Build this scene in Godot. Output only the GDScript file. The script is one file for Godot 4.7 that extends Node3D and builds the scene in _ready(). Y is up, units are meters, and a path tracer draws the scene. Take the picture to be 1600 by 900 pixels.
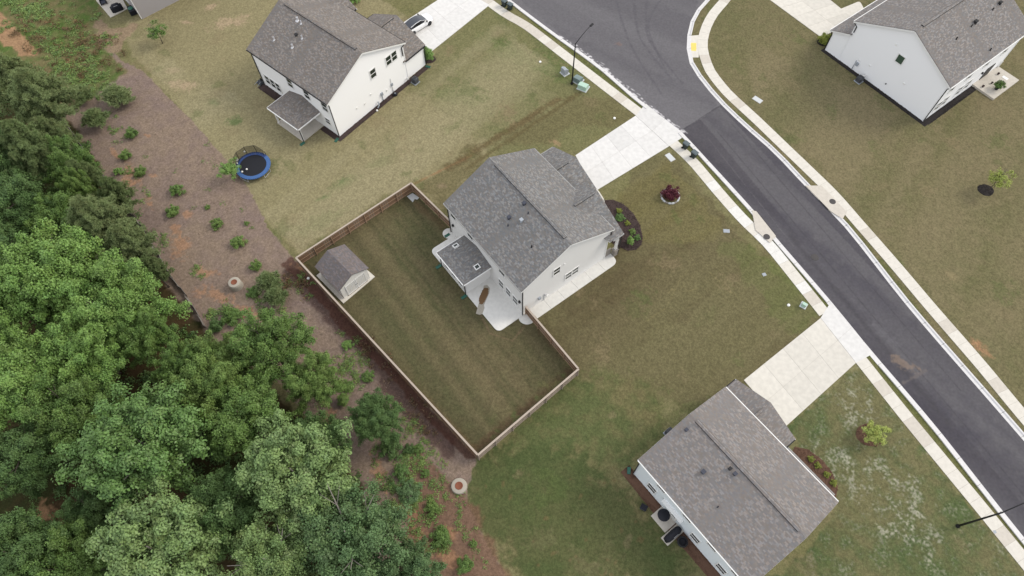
extends Node3D
# An aerial view of a suburban street: five houses, lawns, a fenced yard, a road with pavements and a wood.

var rng := RandomNumberGenerator.new()
var M := {}
var used := {}
const UP := Vector3.UP

func _ready() -> void:
	rng.seed = 7
	# ---- camera, sky, light
	var cam := Camera3D.new()
	cam.name = "camera"
	cam.fov = 45.73
	cam.near = 0.5
	cam.far = 2500.0
	cam.transform = Transform3D(Basis(Vector3(0.99979, -0.00988, 0.01817), Vector3(0.02069, 0.47756, -0.87836), Vector3(0.0, 0.87854, 0.47766)), Vector3(0, 70, 0))
	add_child(cam)
	var env := Environment.new()
	env.background_mode = Environment.BG_SKY
	var sm := ProceduralSkyMaterial.new()
	sm.sky_top_color = Color(0.89, 0.90, 0.925)
	sm.sky_horizon_color = Color(0.90, 0.905, 0.915)
	sm.ground_bottom_color = Color(0.35, 0.35, 0.30)
	sm.ground_horizon_color = Color(0.6, 0.62, 0.62)
	sm.sky_curve = 0.2
	var sky := Sky.new()
	sky.sky_material = sm
	env.sky = sky
	env.tonemap_mode = Environment.TONE_MAPPER_LINEAR
	env.tonemap_exposure = 1.44
	env.ssao_enabled = true
	env.ssil_enabled = true
	env.sdfgi_enabled = true
	var we := WorldEnvironment.new()
	we.name = "world_environment"
	we.environment = env
	add_child(we)
	var sun := DirectionalLight3D.new()
	sun.name = "sun"
	sun.light_energy = 0.5
	sun.light_color = Color(1.0, 0.97, 0.92)
	sun.light_angular_distance = 24.0
	sun.shadow_enabled = true
	sun.look_at_from_position(Vector3(50, 45, -16), Vector3.ZERO, UP)
	add_child(sun)
	materials()
	ground_and_roads()
	houses()
	yard_things()
	street_things()
	plants()

# ------------------------------------------------------------------ naming helpers
func numbered(called: String) -> String:
	var n: int = used.get(called, 0)
	used[called] = n + 1
	return called if n == 0 else "%s_%03d" % [called, n]

func thing(called: String, label: String, category: String, at := Vector3.ZERO, turn := 0.0, group := "") -> Node3D:
	var o := Node3D.new()
	o.name = numbered(called)
	add_child(o)
	o.position = at
	o.rotation.y = turn
	o.set_meta("label", label)
	o.set_meta("category", category)
	if group:
		o.set_meta("group", group)
	return o

func structure(called: String, label: String, at := Vector3.ZERO) -> Node3D:
	var o := Node3D.new()
	o.name = numbered(called)
	add_child(o)
	o.position = at
	o.set_meta("label", label)
	o.set_meta("kind", "structure")
	return o

func part(called: String, what, mat: Material, parent: Node, at := Vector3.ZERO, turn := 0.0) -> MeshInstance3D:
	var o := MeshInstance3D.new()
	if what is SurfaceTool:
		what.generate_normals()
		o.mesh = what.commit()
	else:
		o.mesh = what
	o.material_override = mat
	if parent == self:
		o.name = numbered(called)
	else:
		o.name = called
	parent.add_child(o, true)
	o.position = at
	o.rotation.y = turn
	return o

func copy_of(o: Node3D, label: String, at: Vector3, turn := 0.0) -> Node3D:
	var base := str(o.name)
	if base.length() > 4 and base[-4] == "_":
		base = base.left(-4)
	var c: Node3D = o.duplicate()
	c.name = numbered(base)
	add_child(c)
	c.position = at
	c.rotation.y = turn
	c.set_meta("label", label)
	return c

# ------------------------------------------------------------------ shape helpers
func mb(smooth := false) -> SurfaceTool:
	var st := SurfaceTool.new()
	st.begin(Mesh.PRIMITIVE_TRIANGLES)
	st.set_smooth_group(0 if smooth else -1)
	return st

func tri(st: SurfaceTool, a: Vector3, b: Vector3, c: Vector3) -> void:   # counter-clockwise from outside
	st.add_vertex(a); st.add_vertex(c); st.add_vertex(b)

func quad(st: SurfaceTool, a: Vector3, b: Vector3, c: Vector3, d: Vector3) -> void:
	tri(st, a, b, c); tri(st, a, c, d)

func box(st: SurfaceTool, c: Vector3, s: Vector3, bs := Basis()) -> void:
	var x := bs.x * s.x * 0.5
	var y := bs.y * s.y * 0.5
	var z := bs.z * s.z * 0.5
	quad(st, c - x - y + z, c + x - y + z, c + x + y + z, c - x + y + z)
	quad(st, c + x - y - z, c - x - y - z, c - x + y - z, c + x + y - z)
	quad(st, c + x - y + z, c + x - y - z, c + x + y - z, c + x + y + z)
	quad(st, c - x - y - z, c - x - y + z, c - x + y + z, c - x + y - z)
	quad(st, c - x + y + z, c + x + y + z, c + x + y - z, c - x + y - z)
	quad(st, c - x - y - z, c + x - y - z, c + x - y + z, c - x - y + z)

func soft_box(st: SurfaceTool, c: Vector3, s: Vector3, b: float) -> void:   # a box with its vertical and top edges chamfered
	var hx := s.x * 0.5
	var hz := s.z * 0.5
	var prof := [[0.0, 0.0], [s.y - b, 0.0], [s.y, b]]
	var rings := []
	for p in prof:
		var ins: float = p[1]
		var r: Array[Vector3] = []
		var ax := hx - ins
		var az := hz - ins
		var k := b
		for q in [Vector2(ax - k, az), Vector2(ax, az - k), Vector2(ax, -az + k), Vector2(ax - k, -az), Vector2(-ax + k, -az), Vector2(-ax, -az + k), Vector2(-ax, az - k), Vector2(-ax + k, az)]:
			r.append(c + Vector3(q.x, p[0], q.y))
		rings.append(r)
	for i in 2:
		for j in 8:
			var k2 := (j + 1) % 8
			quad(st, rings[i][j], rings[i][k2], rings[i + 1][k2], rings[i + 1][j])
	for j in range(1, 7):
		tri(st, rings[2][0], rings[2][j], rings[2][j + 1])

func bar(st: SurfaceTool, a: Vector3, b: Vector3, w: float, h: float, up := UP) -> void:
	var z := (b - a).normalized()
	var x := up.cross(z).normalized()
	var y := z.cross(x)
	box(st, (a + b) * 0.5, Vector3(w, h, a.distance_to(b)), Basis(x, y, z))

func tube(st: SurfaceTool, pts: Array, radii: Array, n := 8) -> void:
	var rings := []
	for i in pts.size():
		var d: Vector3 = (pts[mini(i + 1, pts.size() - 1)] - pts[maxi(i - 1, 0)]).normalized()
		var x := d.cross(Vector3(0.31, 0.2, 0.93)).normalized()
		var y := d.cross(x)
		var r := []
		for k in n:
			var t := TAU * k / n
			r.append(pts[i] + (x * cos(t) + y * sin(t)) * radii[i])
		rings.append(r)
	for i in pts.size() - 1:
		for k in n:
			var k2 := (k + 1) % n
			quad(st, rings[i][k], rings[i][k2], rings[i + 1][k2], rings[i + 1][k])
	for k in range(1, n - 1):
		tri(st, rings[-1][0], rings[-1][k], rings[-1][k + 1])
		tri(st, rings[0][0], rings[0][k + 1], rings[0][k])

func lathe(st: SurfaceTool, prof: Array, n: int, c := Vector3.ZERO) -> void:   # prof of Vector2(radius, height), from the bottom
	for i in prof.size() - 1:
		for k in n:
			var t0 := -TAU * k / n
			var t1 := -TAU * (k + 1) / n
			var p: Vector2 = prof[i]
			var q: Vector2 = prof[i + 1]
			var a := c + Vector3(cos(t0) * p.x, p.y, sin(t0) * p.x)
			var b := c + Vector3(cos(t1) * p.x, p.y, sin(t1) * p.x)
			var d := c + Vector3(cos(t0) * q.x, q.y, sin(t0) * q.x)
			var e := c + Vector3(cos(t1) * q.x, q.y, sin(t1) * q.x)
			if p.x > 0.0005:
				tri(st, a, b, e)
			if q.x > 0.0005:
				tri(st, a, e, d)

func area2(p: PackedVector2Array) -> float:
	var s := 0.0
	for i in p.size():
		s += p[i].cross(p[(i + 1) % p.size()])
	return s * 0.5

func prism(st: SurfaceTool, poly: PackedVector2Array, y0: float, y1: float) -> void:   # a flat-topped slab over (x, z)
	var p := poly.duplicate()
	if area2(p) > 0.0:
		p.reverse()
	var idx := Geometry2D.triangulate_polygon(p)
	for i in range(0, idx.size(), 3):
		var a := p[idx[i]]
		var b := p[idx[i + 1]]
		var c := p[idx[i + 2]]
		if (b - a).cross(c - a) > 0.0:
			var t := b
			b = c
			c = t
		tri(st, Vector3(a.x, y1, a.y), Vector3(b.x, y1, b.y), Vector3(c.x, y1, c.y))
	for i in p.size():
		var a := p[i]
		var b := p[(i + 1) % p.size()]
		quad(st, Vector3(a.x, y0, a.y), Vector3(b.x, y0, b.y), Vector3(b.x, y1, b.y), Vector3(a.x, y1, a.y))

func ellipse(c: Vector2, rx: float, rz: float, turn := 0.0, n := 28, wob := 0.0) -> PackedVector2Array:
	var p := PackedVector2Array()
	for i in n:
		var t := TAU * i / n
		var k := 1.0 + wob * (sin(t * 3.0 + c.x) * 0.6 + sin(t * 7.0 + c.y) * 0.4)
		p.append(c + Vector2(cos(t) * rx * k, sin(t) * rz * k).rotated(turn))
	return p

func rounded(p: PackedVector2Array, r: float, which: Array) -> PackedVector2Array:   # rounds the listed corners of a polygon
	var out := PackedVector2Array()
	for i in p.size():
		if not i in which:
			out.append(p[i])
			continue
		var a := p[i] + (p[i - 1] - p[i]).normalized() * r
		var b := p[i] + (p[(i + 1) % p.size()] - p[i]).normalized() * r
		for k in 7:
			var t := k / 6.0
			out.append(a.lerp(p[i], t).lerp(p[i].lerp(b, t), t))
	return out

# ------------------------------------------------------------------ materials
func lin(r: float, g: float, b: float) -> Color:
	return Color(r, g, b).linear_to_srgb()

func mat(called: String, c: Color, rough := 0.85, metal := 0.0) -> StandardMaterial3D:
	var m := StandardMaterial3D.new()
	m.resource_name = called
	m.albedo_color = c
	m.roughness = rough
	m.metallic = metal
	m.metallic_specular = 0.35
	M[called] = m
	return m

func noise_tex(freq: float, lo: float, hi: float, octaves := 4, seed_ := 1, size := 512) -> NoiseTexture2D:
	var n := FastNoiseLite.new()
	n.seed = seed_
	n.frequency = freq
	n.fractal_octaves = octaves
	var t := NoiseTexture2D.new()
	t.width = size
	t.height = size
	t.seamless = true
	t.noise = n
	var g := Gradient.new()
	g.set_color(0, Color(lo, lo, lo))
	g.set_color(1, Color(hi, hi, hi))
	t.color_ramp = g
	return t

func mottled(m: StandardMaterial3D, t: Texture2D, scale: float, world := true) -> StandardMaterial3D:
	m.albedo_texture = t
	m.uv1_triplanar = true
	m.uv1_world_triplanar = world
	m.uv1_scale = Vector3.ONE * scale
	return m

func shingles(seed_: int, base: Color, low: float, high: float) -> ImageTexture:   # 8 m square: courses of cut tabs, some pale, some dark
	var S := 1024
	var px := S / 8.0
	var im := Image.create(S, S, false, Image.FORMAT_RGB8)
	var r := RandomNumberGenerator.new()
	r.seed = seed_
	var n := FastNoiseLite.new()
	n.seed = seed_
	n.frequency = 2.1
	n.fractal_octaves = 2
	var rows := 56
	for i in rows:
		var y0 := int(i * S / float(rows))
		var y1 := int((i + 1) * S / float(rows))
		var x := -r.randf() * 30.0
		while x < S:
			var w := r.randf_range(0.13, 0.36) * px
			var mx := (x + w * 0.5) / px
			var my := (i + 0.5) * 8.0 / rows
			var edge := clampf(minf(mx, 8.0 - mx) * 0.9, 0.0, 1.0)
			var v := n.get_noise_2d(mx * 0.95 + my * 1.3, my * 3.1 - mx * 0.6) * edge
			var k := lerpf(low, high, clampf(0.18 + maxf(v - 0.02, 0.0) * 2.4 + minf(v, 0.0) * 0.5 + r.randf_range(-0.13, 0.13), 0.0, 1.0))
			if r.randf() < 0.03:
				k *= 1.05
			var warm := r.randf_range(-0.012, 0.012)
			im.fill_rect(Rect2i(int(x), y0, int(w) + 1, y1 - y0), Color(base.r * k + warm, base.g * k, base.b * k - warm))
			x += w
	return ImageTexture.create_from_image(im)

func roof_mat(called: String, seed_: int, base: Color, low := 0.95, high := 1.16) -> StandardMaterial3D:
	var m := mat(called, Color.WHITE, 0.92)
	m.albedo_texture = shingles(seed_, base, low, high)
	m.uv1_scale = Vector3(1 / 8.0, 1 / 8.0, 1)
	m.metallic_specular = 0.25
	return m

func leaf_mat(called: String, c: Color, rough := 0.55, back := 0.2) -> StandardMaterial3D:
	var m := mat(called, c, rough)
	m.vertex_color_use_as_albedo = true
	m.backlight_enabled = true
	m.backlight = Color(back, back, back * 0.6)
	return m

func materials() -> void:
	var soft := noise_tex(0.012, 0.94, 1.0, 5, 3)
	var stained := noise_tex(0.008, 0.93, 1.0, 6, 8, 1024)
	var fine := noise_tex(0.05, 0.8, 1.0, 4, 5)
	mottled(mat("concrete_cream", lin(0.645, 0.615, 0.555), 0.9), soft, 0.22)
	mottled(mat("concrete_white", lin(0.68, 0.67, 0.655), 0.9), soft, 0.2)
	for k in 3:   # concrete poured on different days
		var f: float = [0.93, 0.97, 1.0][k]
		mottled(mat("concrete_white_%d" % k, lin(0.69 * f, 0.68 * f, 0.665 * f), 0.9), stained, 0.16)
		mottled(mat("concrete_cream_%d" % k, lin(0.66 * f, 0.63 * f, 0.57 * f), 0.9), stained, 0.16)
	mottled(mat("concrete_pale", lin(0.69, 0.68, 0.65), 0.9), soft, 0.25)
	mottled(mat("concrete_joint", lin(0.46, 0.44, 0.40), 0.95), soft, 0.3)
	mottled(mat("kerb_white", lin(0.66, 0.65, 0.65), 0.85), soft, 0.3)
	mottled(mat("slab_cream", lin(0.56, 0.52, 0.46), 0.9), soft, 0.25)
	mat("siding_grey", lin(0.70, 0.695, 0.68), 0.7)
	mat("siding_white", lin(0.89, 0.89, 0.89), 0.65)
	mat("siding_pale", lin(0.85, 0.86, 0.875), 0.7)
	mat("siding_blue", lin(0.68, 0.73, 0.76), 0.7)
	mat("siding_mid", lin(0.33, 0.31, 0.31), 0.7)
	mat("trim_white", lin(0.78, 0.78, 0.77), 0.5)
	mat("gutter_grey", lin(0.30, 0.30, 0.295), 0.6)
	mat("black_metal", lin(0.018, 0.018, 0.02), 0.45)
	mat("dark_frame", lin(0.03, 0.03, 0.032), 0.5)
	var gl := mat("window_glass", lin(0.02, 0.03, 0.025), 0.06)
	gl.metallic_specular = 0.5
	var gl2 := mat("green_glass", lin(0.05, 0.085, 0.06), 0.08)
	gl2.metallic_specular = 0.5
	roof_mat("roof_grey", 11, Color(0.445, 0.44, 0.437))
	roof_mat("roof_brown", 12, Color(0.455, 0.435, 0.42))
	roof_mat("roof_warm", 13, Color(0.47, 0.455, 0.447))
	roof_mat("roof_taupe", 14, Color(0.475, 0.458, 0.45), 0.96, 1.12)
	roof_mat("roof_shed", 15, Color(0.43, 0.405, 0.405), 0.94, 1.06)
	mat("vent_dark", lin(0.03, 0.03, 0.032), 0.8)
	mat("vent_steel", lin(0.62, 0.62, 0.64), 0.4, 0.3)
	mat("vent_blue", lin(0.05, 0.055, 0.075), 0.5)
	mottled(mat("fence_wood", lin(0.27, 0.17, 0.11), 0.9), fine, 0.8)
	mottled(mat("fence_rail", lin(0.40, 0.27, 0.18), 0.9), fine, 0.8)
	mottled(mat("fence_grey", lin(0.30, 0.24, 0.19), 0.9), fine, 0.8)
	mottled(mat("fence_weathered", lin(0.40, 0.33, 0.27), 0.9), fine, 0.8)
	mottled(mat("fence_cap", lin(0.52, 0.44, 0.37), 0.9), fine, 0.6)
	mottled(mat("mulch_dark", lin(0.14, 0.098, 0.092), 1.0), noise_tex(0.09, 0.35, 1.0, 4, 9), 0.9)
	mottled(mat("mulch_brown", lin(0.22, 0.125, 0.085), 1.0), noise_tex(0.09, 0.5, 1.0, 4, 10), 0.9)
	mottled(mat("mulch_black", lin(0.055, 0.048, 0.047), 1.0), noise_tex(0.09, 0.5, 1.0, 4, 12), 0.9)
	mottled(mat("bark", lin(0.14, 0.115, 0.095), 0.95), fine, 0.7)
	mottled(mat("bark_pale", lin(0.26, 0.235, 0.21), 0.95), fine, 0.7)
	mottled(mat("stone", lin(0.33, 0.30, 0.27), 0.9), fine, 0.9)
	mat("green_plastic", lin(0.035, 0.12, 0.09), 0.5)
	mat("bin_dark", lin(0.022, 0.032, 0.032), 0.5)
	mat("bin_lid", lin(0.10, 0.125, 0.135), 0.45)
	mat("utility_green", lin(0.40, 0.56, 0.47), 0.5)
	mat("utility_dark", lin(0.17, 0.225, 0.225), 0.5)
	mat("utility_grey", lin(0.32, 0.35, 0.39), 0.5)
	mat("lid_pale", lin(0.52, 0.54, 0.55), 0.8)
	mat("lid_iron", lin(0.07, 0.065, 0.065), 0.8)
	mat("yellow_pad", lin(0.76, 0.58, 0.16), 0.8)
	mat("car_white", lin(0.82, 0.82, 0.83), 0.2).clearcoat_enabled = true
	mat("car_glass", lin(0.012, 0.014, 0.02), 0.05).metallic_specular = 0.55
	mat("car_roof", lin(0.03, 0.036, 0.05), 0.12).clearcoat_enabled = true
	mat("rubber", lin(0.015, 0.015, 0.016), 0.8)
	mat("alloy", lin(0.06, 0.06, 0.065), 0.35, 0.6)
	mat("lamp_red", lin(0.25, 0.01, 0.01), 0.3)
	mat("lamp_clear", lin(0.6, 0.62, 0.65), 0.1)
	mat("ac_dark", lin(0.05, 0.055, 0.062), 0.5)
	mat("ac_grille", lin(0.14, 0.145, 0.16), 0.4, 0.5)
	mat("pad_blue", lin(0.05, 0.12, 0.30), 0.5)
	mat("mat_black", lin(0.016, 0.017, 0.022), 0.8)
	mat("pad_blue_shaded", lin(0.025, 0.055, 0.17), 0.6)  # the pad blue darkened to carry the shade of the net
	var net := mat("net_dark", Color(0.045, 0.04, 0.04, 0.55), 0.9)
	net.transparency = BaseMaterial3D.TRANSPARENCY_ALPHA
	mat("cover_black", lin(0.014, 0.015, 0.021), 0.6)
	mat("ball_white", lin(0.75, 0.74, 0.7), 0.6)
	mat("terracotta_dark", lin(0.06, 0.04, 0.038), 0.8)
	mat("rust", lin(0.20, 0.075, 0.045), 0.9)
	mat("riser", lin(0.36, 0.33, 0.28), 0.9)
	mat("silt_fabric", lin(0.20, 0.18, 0.165), 0.9)
	mat("soil_brown", lin(0.16, 0.095, 0.05), 1.0)
	mat("white_plastic", lin(0.78, 0.78, 0.76), 0.5)
	mat("door_white", lin(0.64, 0.63, 0.60), 0.6)
	leaf_mat("leaf_bright", lin(0.18, 0.305, 0.075), 0.42)
	leaf_mat("leaf_mid", lin(0.125, 0.21, 0.052), 0.42)
	leaf_mat("leaf_yellow", lin(0.15, 0.235, 0.06))
	leaf_mat("leaf_cool", lin(0.12, 0.215, 0.06), 0.36)
	leaf_mat("leaf_pale", lin(0.18, 0.27, 0.095), 0.36)
	leaf_mat("leaf_dark", lin(0.085, 0.15, 0.045))
	leaf_mat("leaf_open", lin(0.105, 0.18, 0.07), 0.45)
	leaf_mat("needle", lin(0.25, 0.315, 0.14), 0.6, 0.4)
	leaf_mat("needle_dark", lin(0.20, 0.265, 0.11), 0.6, 0.4)
	leaf_mat("leaf_red", lin(0.10, 0.018, 0.03))
	leaf_mat("leaf_lime", lin(0.26, 0.30, 0.06))
	leaf_mat("leaf_young", lin(0.32, 0.38, 0.09))
	leaf_mat("litter", lin(0.26, 0.20, 0.16), 0.9, 0.1)
	leaf_mat("weed", lin(0.15, 0.23, 0.07))
	leaf_mat("straw", lin(0.24, 0.18, 0.11))
	leaf_mat("grass_green", lin(0.10, 0.15, 0.045))

# ------------------------------------------------------------------ a painter of base colours over (x, z)
class Canvas:
	var x0: float
	var z0: float
	var res: float
	var w: int
	var h: int
	var col := PackedVector3Array()
	var fine: PackedByteArray
	var mid: PackedByteArray
	var big: PackedByteArray
	var tiny: PackedByteArray
	var streak := PackedFloat32Array()

	func _init(ax: float, az: float, bx: float, bz: float, r: float, seed_: int) -> void:
		x0 = ax
		z0 = az
		res = r
		w = int((bx - ax) * r)
		h = int((bz - az) * r)
		col.resize(w * h)
		fine = noise(0.9 / r * 1.6, 3, seed_)
		mid = noise(0.45 / r, 4, seed_ + 1)
		big = noise(0.07 / r, 4, seed_ + 2)
		tiny = noise(2.6 / r, 2, seed_ + 3)
		var g := RandomNumberGenerator.new()
		g.seed = seed_
		var v := 0.5
		for i in 2048:
			v = lerpf(v, g.randf(), 0.55)
			streak.append(clampf((v - 0.5) * 2.2 + 0.5, 0.0, 1.0))

	func noise(freq: float, oct: int, seed_: int) -> PackedByteArray:
		var n := FastNoiseLite.new()
		n.seed = seed_
		n.frequency = freq
		n.fractal_octaves = oct
		var im := n.get_image(w, h, false, false, true)
		im.convert(Image.FORMAT_L8)
		return im.get_data()

	static func plain(r: float, g: float, b: float) -> Vector3:
		var k := Color(r / 255.0, g / 255.0, b / 255.0).srgb_to_linear()
		return Vector3(k.r, k.g, k.b)

	static func c(r: float, g: float, b: float) -> Vector3:   # a colour as met on the photograph's sunless day, 0..255, to a base colour
		var k := Color(r / 255.0, g / 255.0, b / 255.0).srgb_to_linear()
		return Vector3(k.r * 0.96, k.g * 1.015, k.b * 1.04)

	func fill_mix(a: Vector3, b: Vector3, d: Vector3) -> void:
		for i in w * h:
			var k := (big[i] * 0.5 + mid[i] * 0.35 + fine[i] * 0.15) / 255.0
			col[i] = a.lerp(b, clampf((k - 0.3) * 2.2, 0.0, 1.0)).lerp(d, clampf((fine[i] + mid[i] - 300) / 230.0, 0.0, 0.6))

	func poly(p: PackedVector2Array, color: Vector3, soft: float, amt: float, rough := 0.5, freq := 0.0, ang := 0.0, patch := 0.0) -> void:
		var lo := p[0]
		var hi := p[0]
		for q in p:
			lo = lo.min(q)
			hi = hi.max(q)
		var ax := clampi(int((lo.x - soft - x0) * res), 0, w)
		var az := clampi(int((lo.y - soft - z0) * res), 0, h)
		var bx := clampi(int((hi.x + soft - x0) * res) + 1, 0, w)
		var bz := clampi(int((hi.y + soft - z0) * res) + 1, 0, h)
		if bx - ax < 2 or bz - az < 2:
			return
		var im := Image.create(bx - ax, bz - az, false, Image.FORMAT_L8)
		for row in bz - az:
			var z := z0 + (az + row + 0.5) / res
			var xs := PackedFloat32Array()
			for i in p.size():
				var s := p[i]
				var e := p[(i + 1) % p.size()]
				if (s.y > z) != (e.y > z):
					xs.append(s.x + (z - s.y) / (e.y - s.y) * (e.x - s.x))
			xs.sort()
			for i in range(0, xs.size() - 1, 2):
				var l := clampi(int((xs[i] - x0) * res) - ax, 0, bx - ax)
				var r := clampi(int((xs[i + 1] - x0) * res) - ax, 0, bx - ax)
				if r > l:
					im.fill_rect(Rect2i(l, row, r - l, 1), Color.WHITE)
		var k := maxi(1, int(soft * res))
		if k > 1:
			im.resize(maxi(2, (bx - ax) / k), maxi(2, (bz - az) / k), Image.INTERPOLATE_BILINEAR)
			im.resize(bx - ax, bz - az, Image.INTERPOLATE_CUBIC)
		var m := im.get_data()
		var dx := sin(ang) * freq
		var dz := -cos(ang) * freq
		for row in bz - az:
			var i := (az + row) * w + ax
			var j := row * (bx - ax)
			for cx in bx - ax:
				var v := m[j + cx]
				if v > 0:
					var n := (fine[i + cx] * 0.4 + mid[i + cx] * 0.6) / 255.0 - 0.5
					var t := clampf((v / 255.0 - 0.5 + n * rough) * 2.6 + 0.5, 0.0, 1.0) * amt
					if patch < 0.0:
						t *= clampf((tiny[i + cx] * 0.6 + mid[i + cx] * 0.4 + patch) / 50.0, 0.0, 1.0) * clampf((fine[i + cx] + mid[i + cx] - 215) / 110.0, 0.0, 1.0)
					if patch > 0.0:
						t *= clampf(0.5 + ((mid[i + cx] * 0.45 + big[i + cx] * 0.55) / 255.0 - 0.5) * patch, 0.0, 1.0)
					if freq > 0.0:
						var s := (ax + cx) * dx / res + (az + row) * dz / res + 700.0 + (mid[i + cx] - 128) * 0.004
						t *= lerpf(streak[int(s) & 2047], streak[(int(s) + 1) & 2047], s - floorf(s))
					col[i + cx] = col[i + cx].lerp(color, t)

	func blob(p: Vector2, rx: float, rz: float, turn: float, color: Vector3, amt: float, rough := 0.9) -> void:
		var r := maxf(rx, rz) * 1.4
		var ca := cos(-turn)
		var sa := sin(-turn)
		for row in range(clampi(int((p.y - r - z0) * res), 0, h), clampi(int((p.y + r - z0) * res), 0, h)):
			for cx in range(clampi(int((p.x - r - x0) * res), 0, w), clampi(int((p.x + r - x0) * res), 0, w)):
				var qx := x0 + cx / res - p.x
				var qz := z0 + row / res - p.y
				var d := Vector2((qx * ca - qz * sa) / rx, (qx * sa + qz * ca) / rz).length()
				if d < 1.4:
					var i := row * w + cx
					var n := (fine[i] * 0.45 + mid[i] * 0.55) / 255.0 - 0.5
					col[i] = col[i].lerp(color, clampf((1.0 - d + n * rough * 1.5) * 1.6, 0.0, 1.0) * amt)

	func stroke(a: Vector2, b: Vector2, wd: float, color: Vector3, amt: float, rough := 0.8) -> void:
		var lo := a.min(b) - Vector2.ONE * wd * 1.5
		var hi := a.max(b) + Vector2.ONE * wd * 1.5
		var d := b - a
		var l := d.length_squared()
		for row in range(clampi(int((lo.y - z0) * res), 0, h), clampi(int((hi.y - z0) * res), 0, h)):
			for cx in range(clampi(int((lo.x - x0) * res), 0, w), clampi(int((hi.x - x0) * res), 0, w)):
				var q := Vector2(x0 + cx / res, z0 + row / res)
				var t := clampf((q - a).dot(d) / l, 0.0, 1.0)
				var e := q.distance_to(a + d * t) / (wd * 0.5)
				if e < 1.6:
					var i := row * w + cx
					var n := (fine[i] * 0.4 + mid[i] * 0.6) / 255.0 - 0.5
					col[i] = col[i].lerp(color, clampf((1.0 - e + n * rough * 2.0) * 1.2, 0.0, 1.0) * amt)

	func texture(grain := 0.0) -> ImageTexture:
		var gr := noise(2.6 / res, 2, 91)
		var gs := noise(0.9 / res, 3, 92)
		var table := PackedByteArray()
		for i in 1025:
			table.append(int(roundf(255.0 * Color(i / 1024.0, 0, 0).linear_to_srgb().r)))
		var out := PackedByteArray()
		out.resize(w * h * 3)
		for i in w * h:
			var v := col[i] * (1.0 + ((gr[i] - 128) * 0.0062 + (gs[i] - 128) * 0.0030) * grain)
			out[i * 3] = table[int(clampf(v.x, 0.0, 1.0) * 1024.0)]
			out[i * 3 + 1] = table[int(clampf(v.y, 0.0, 1.0) * 1024.0)]
			out[i * 3 + 2] = table[int(clampf(v.z, 0.0, 1.0) * 1024.0)]
		return ImageTexture.create_from_image(Image.create_from_data(w, h, false, Image.FORMAT_RGB8, out))

func ellipse_(c: Vector2, r: float) -> PackedVector2Array:
	return ellipse(c, r, r * 0.7, 0.9, 20, 0.1)

func PV(a: Array) -> PackedVector2Array:
	return PackedVector2Array(a)

func sheet(st: SurfaceTool, poly: PackedVector2Array, y: float, cv: Canvas, tile: float) -> void:   # a flat sheet with the canvas on UV and a tiling detail on UV2
	var idx := Geometry2D.triangulate_polygon(poly)
	st.set_normal(UP)
	for i in range(0, idx.size(), 3):
		var t := [poly[idx[i]], poly[idx[i + 1]], poly[idx[i + 2]]]
		if (t[1] - t[0]).cross(t[2] - t[0]) < 0.0:
			t.reverse()
		for q: Vector2 in t:
			st.set_normal(UP)
			st.set_uv(Vector2((q.x - cv.x0) * cv.res / cv.w, (q.y - cv.z0) * cv.res / cv.h))
			st.set_uv2(q / tile)
			st.add_vertex(Vector3(q.x, y, q.y))

func detailed(called: String, cv: Canvas, grain: float, lo: float, hi: float, freq: float, oct: int) -> StandardMaterial3D:
	var m := mat(called, Color.WHITE, 0.95)
	m.metallic_specular = 0.2
	m.albedo_texture = cv.texture(grain)
	m.texture_repeat = false
	m.detail_enabled = true
	m.detail_blend_mode = BaseMaterial3D.BLEND_MODE_MUL
	m.detail_albedo = noise_tex(freq, lo, hi, oct, 21, 1024)
	m.detail_uv_layer = BaseMaterial3D.DETAIL_UV_2
	return m

var road_left: PackedVector2Array
var road_right: PackedVector2Array

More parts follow.
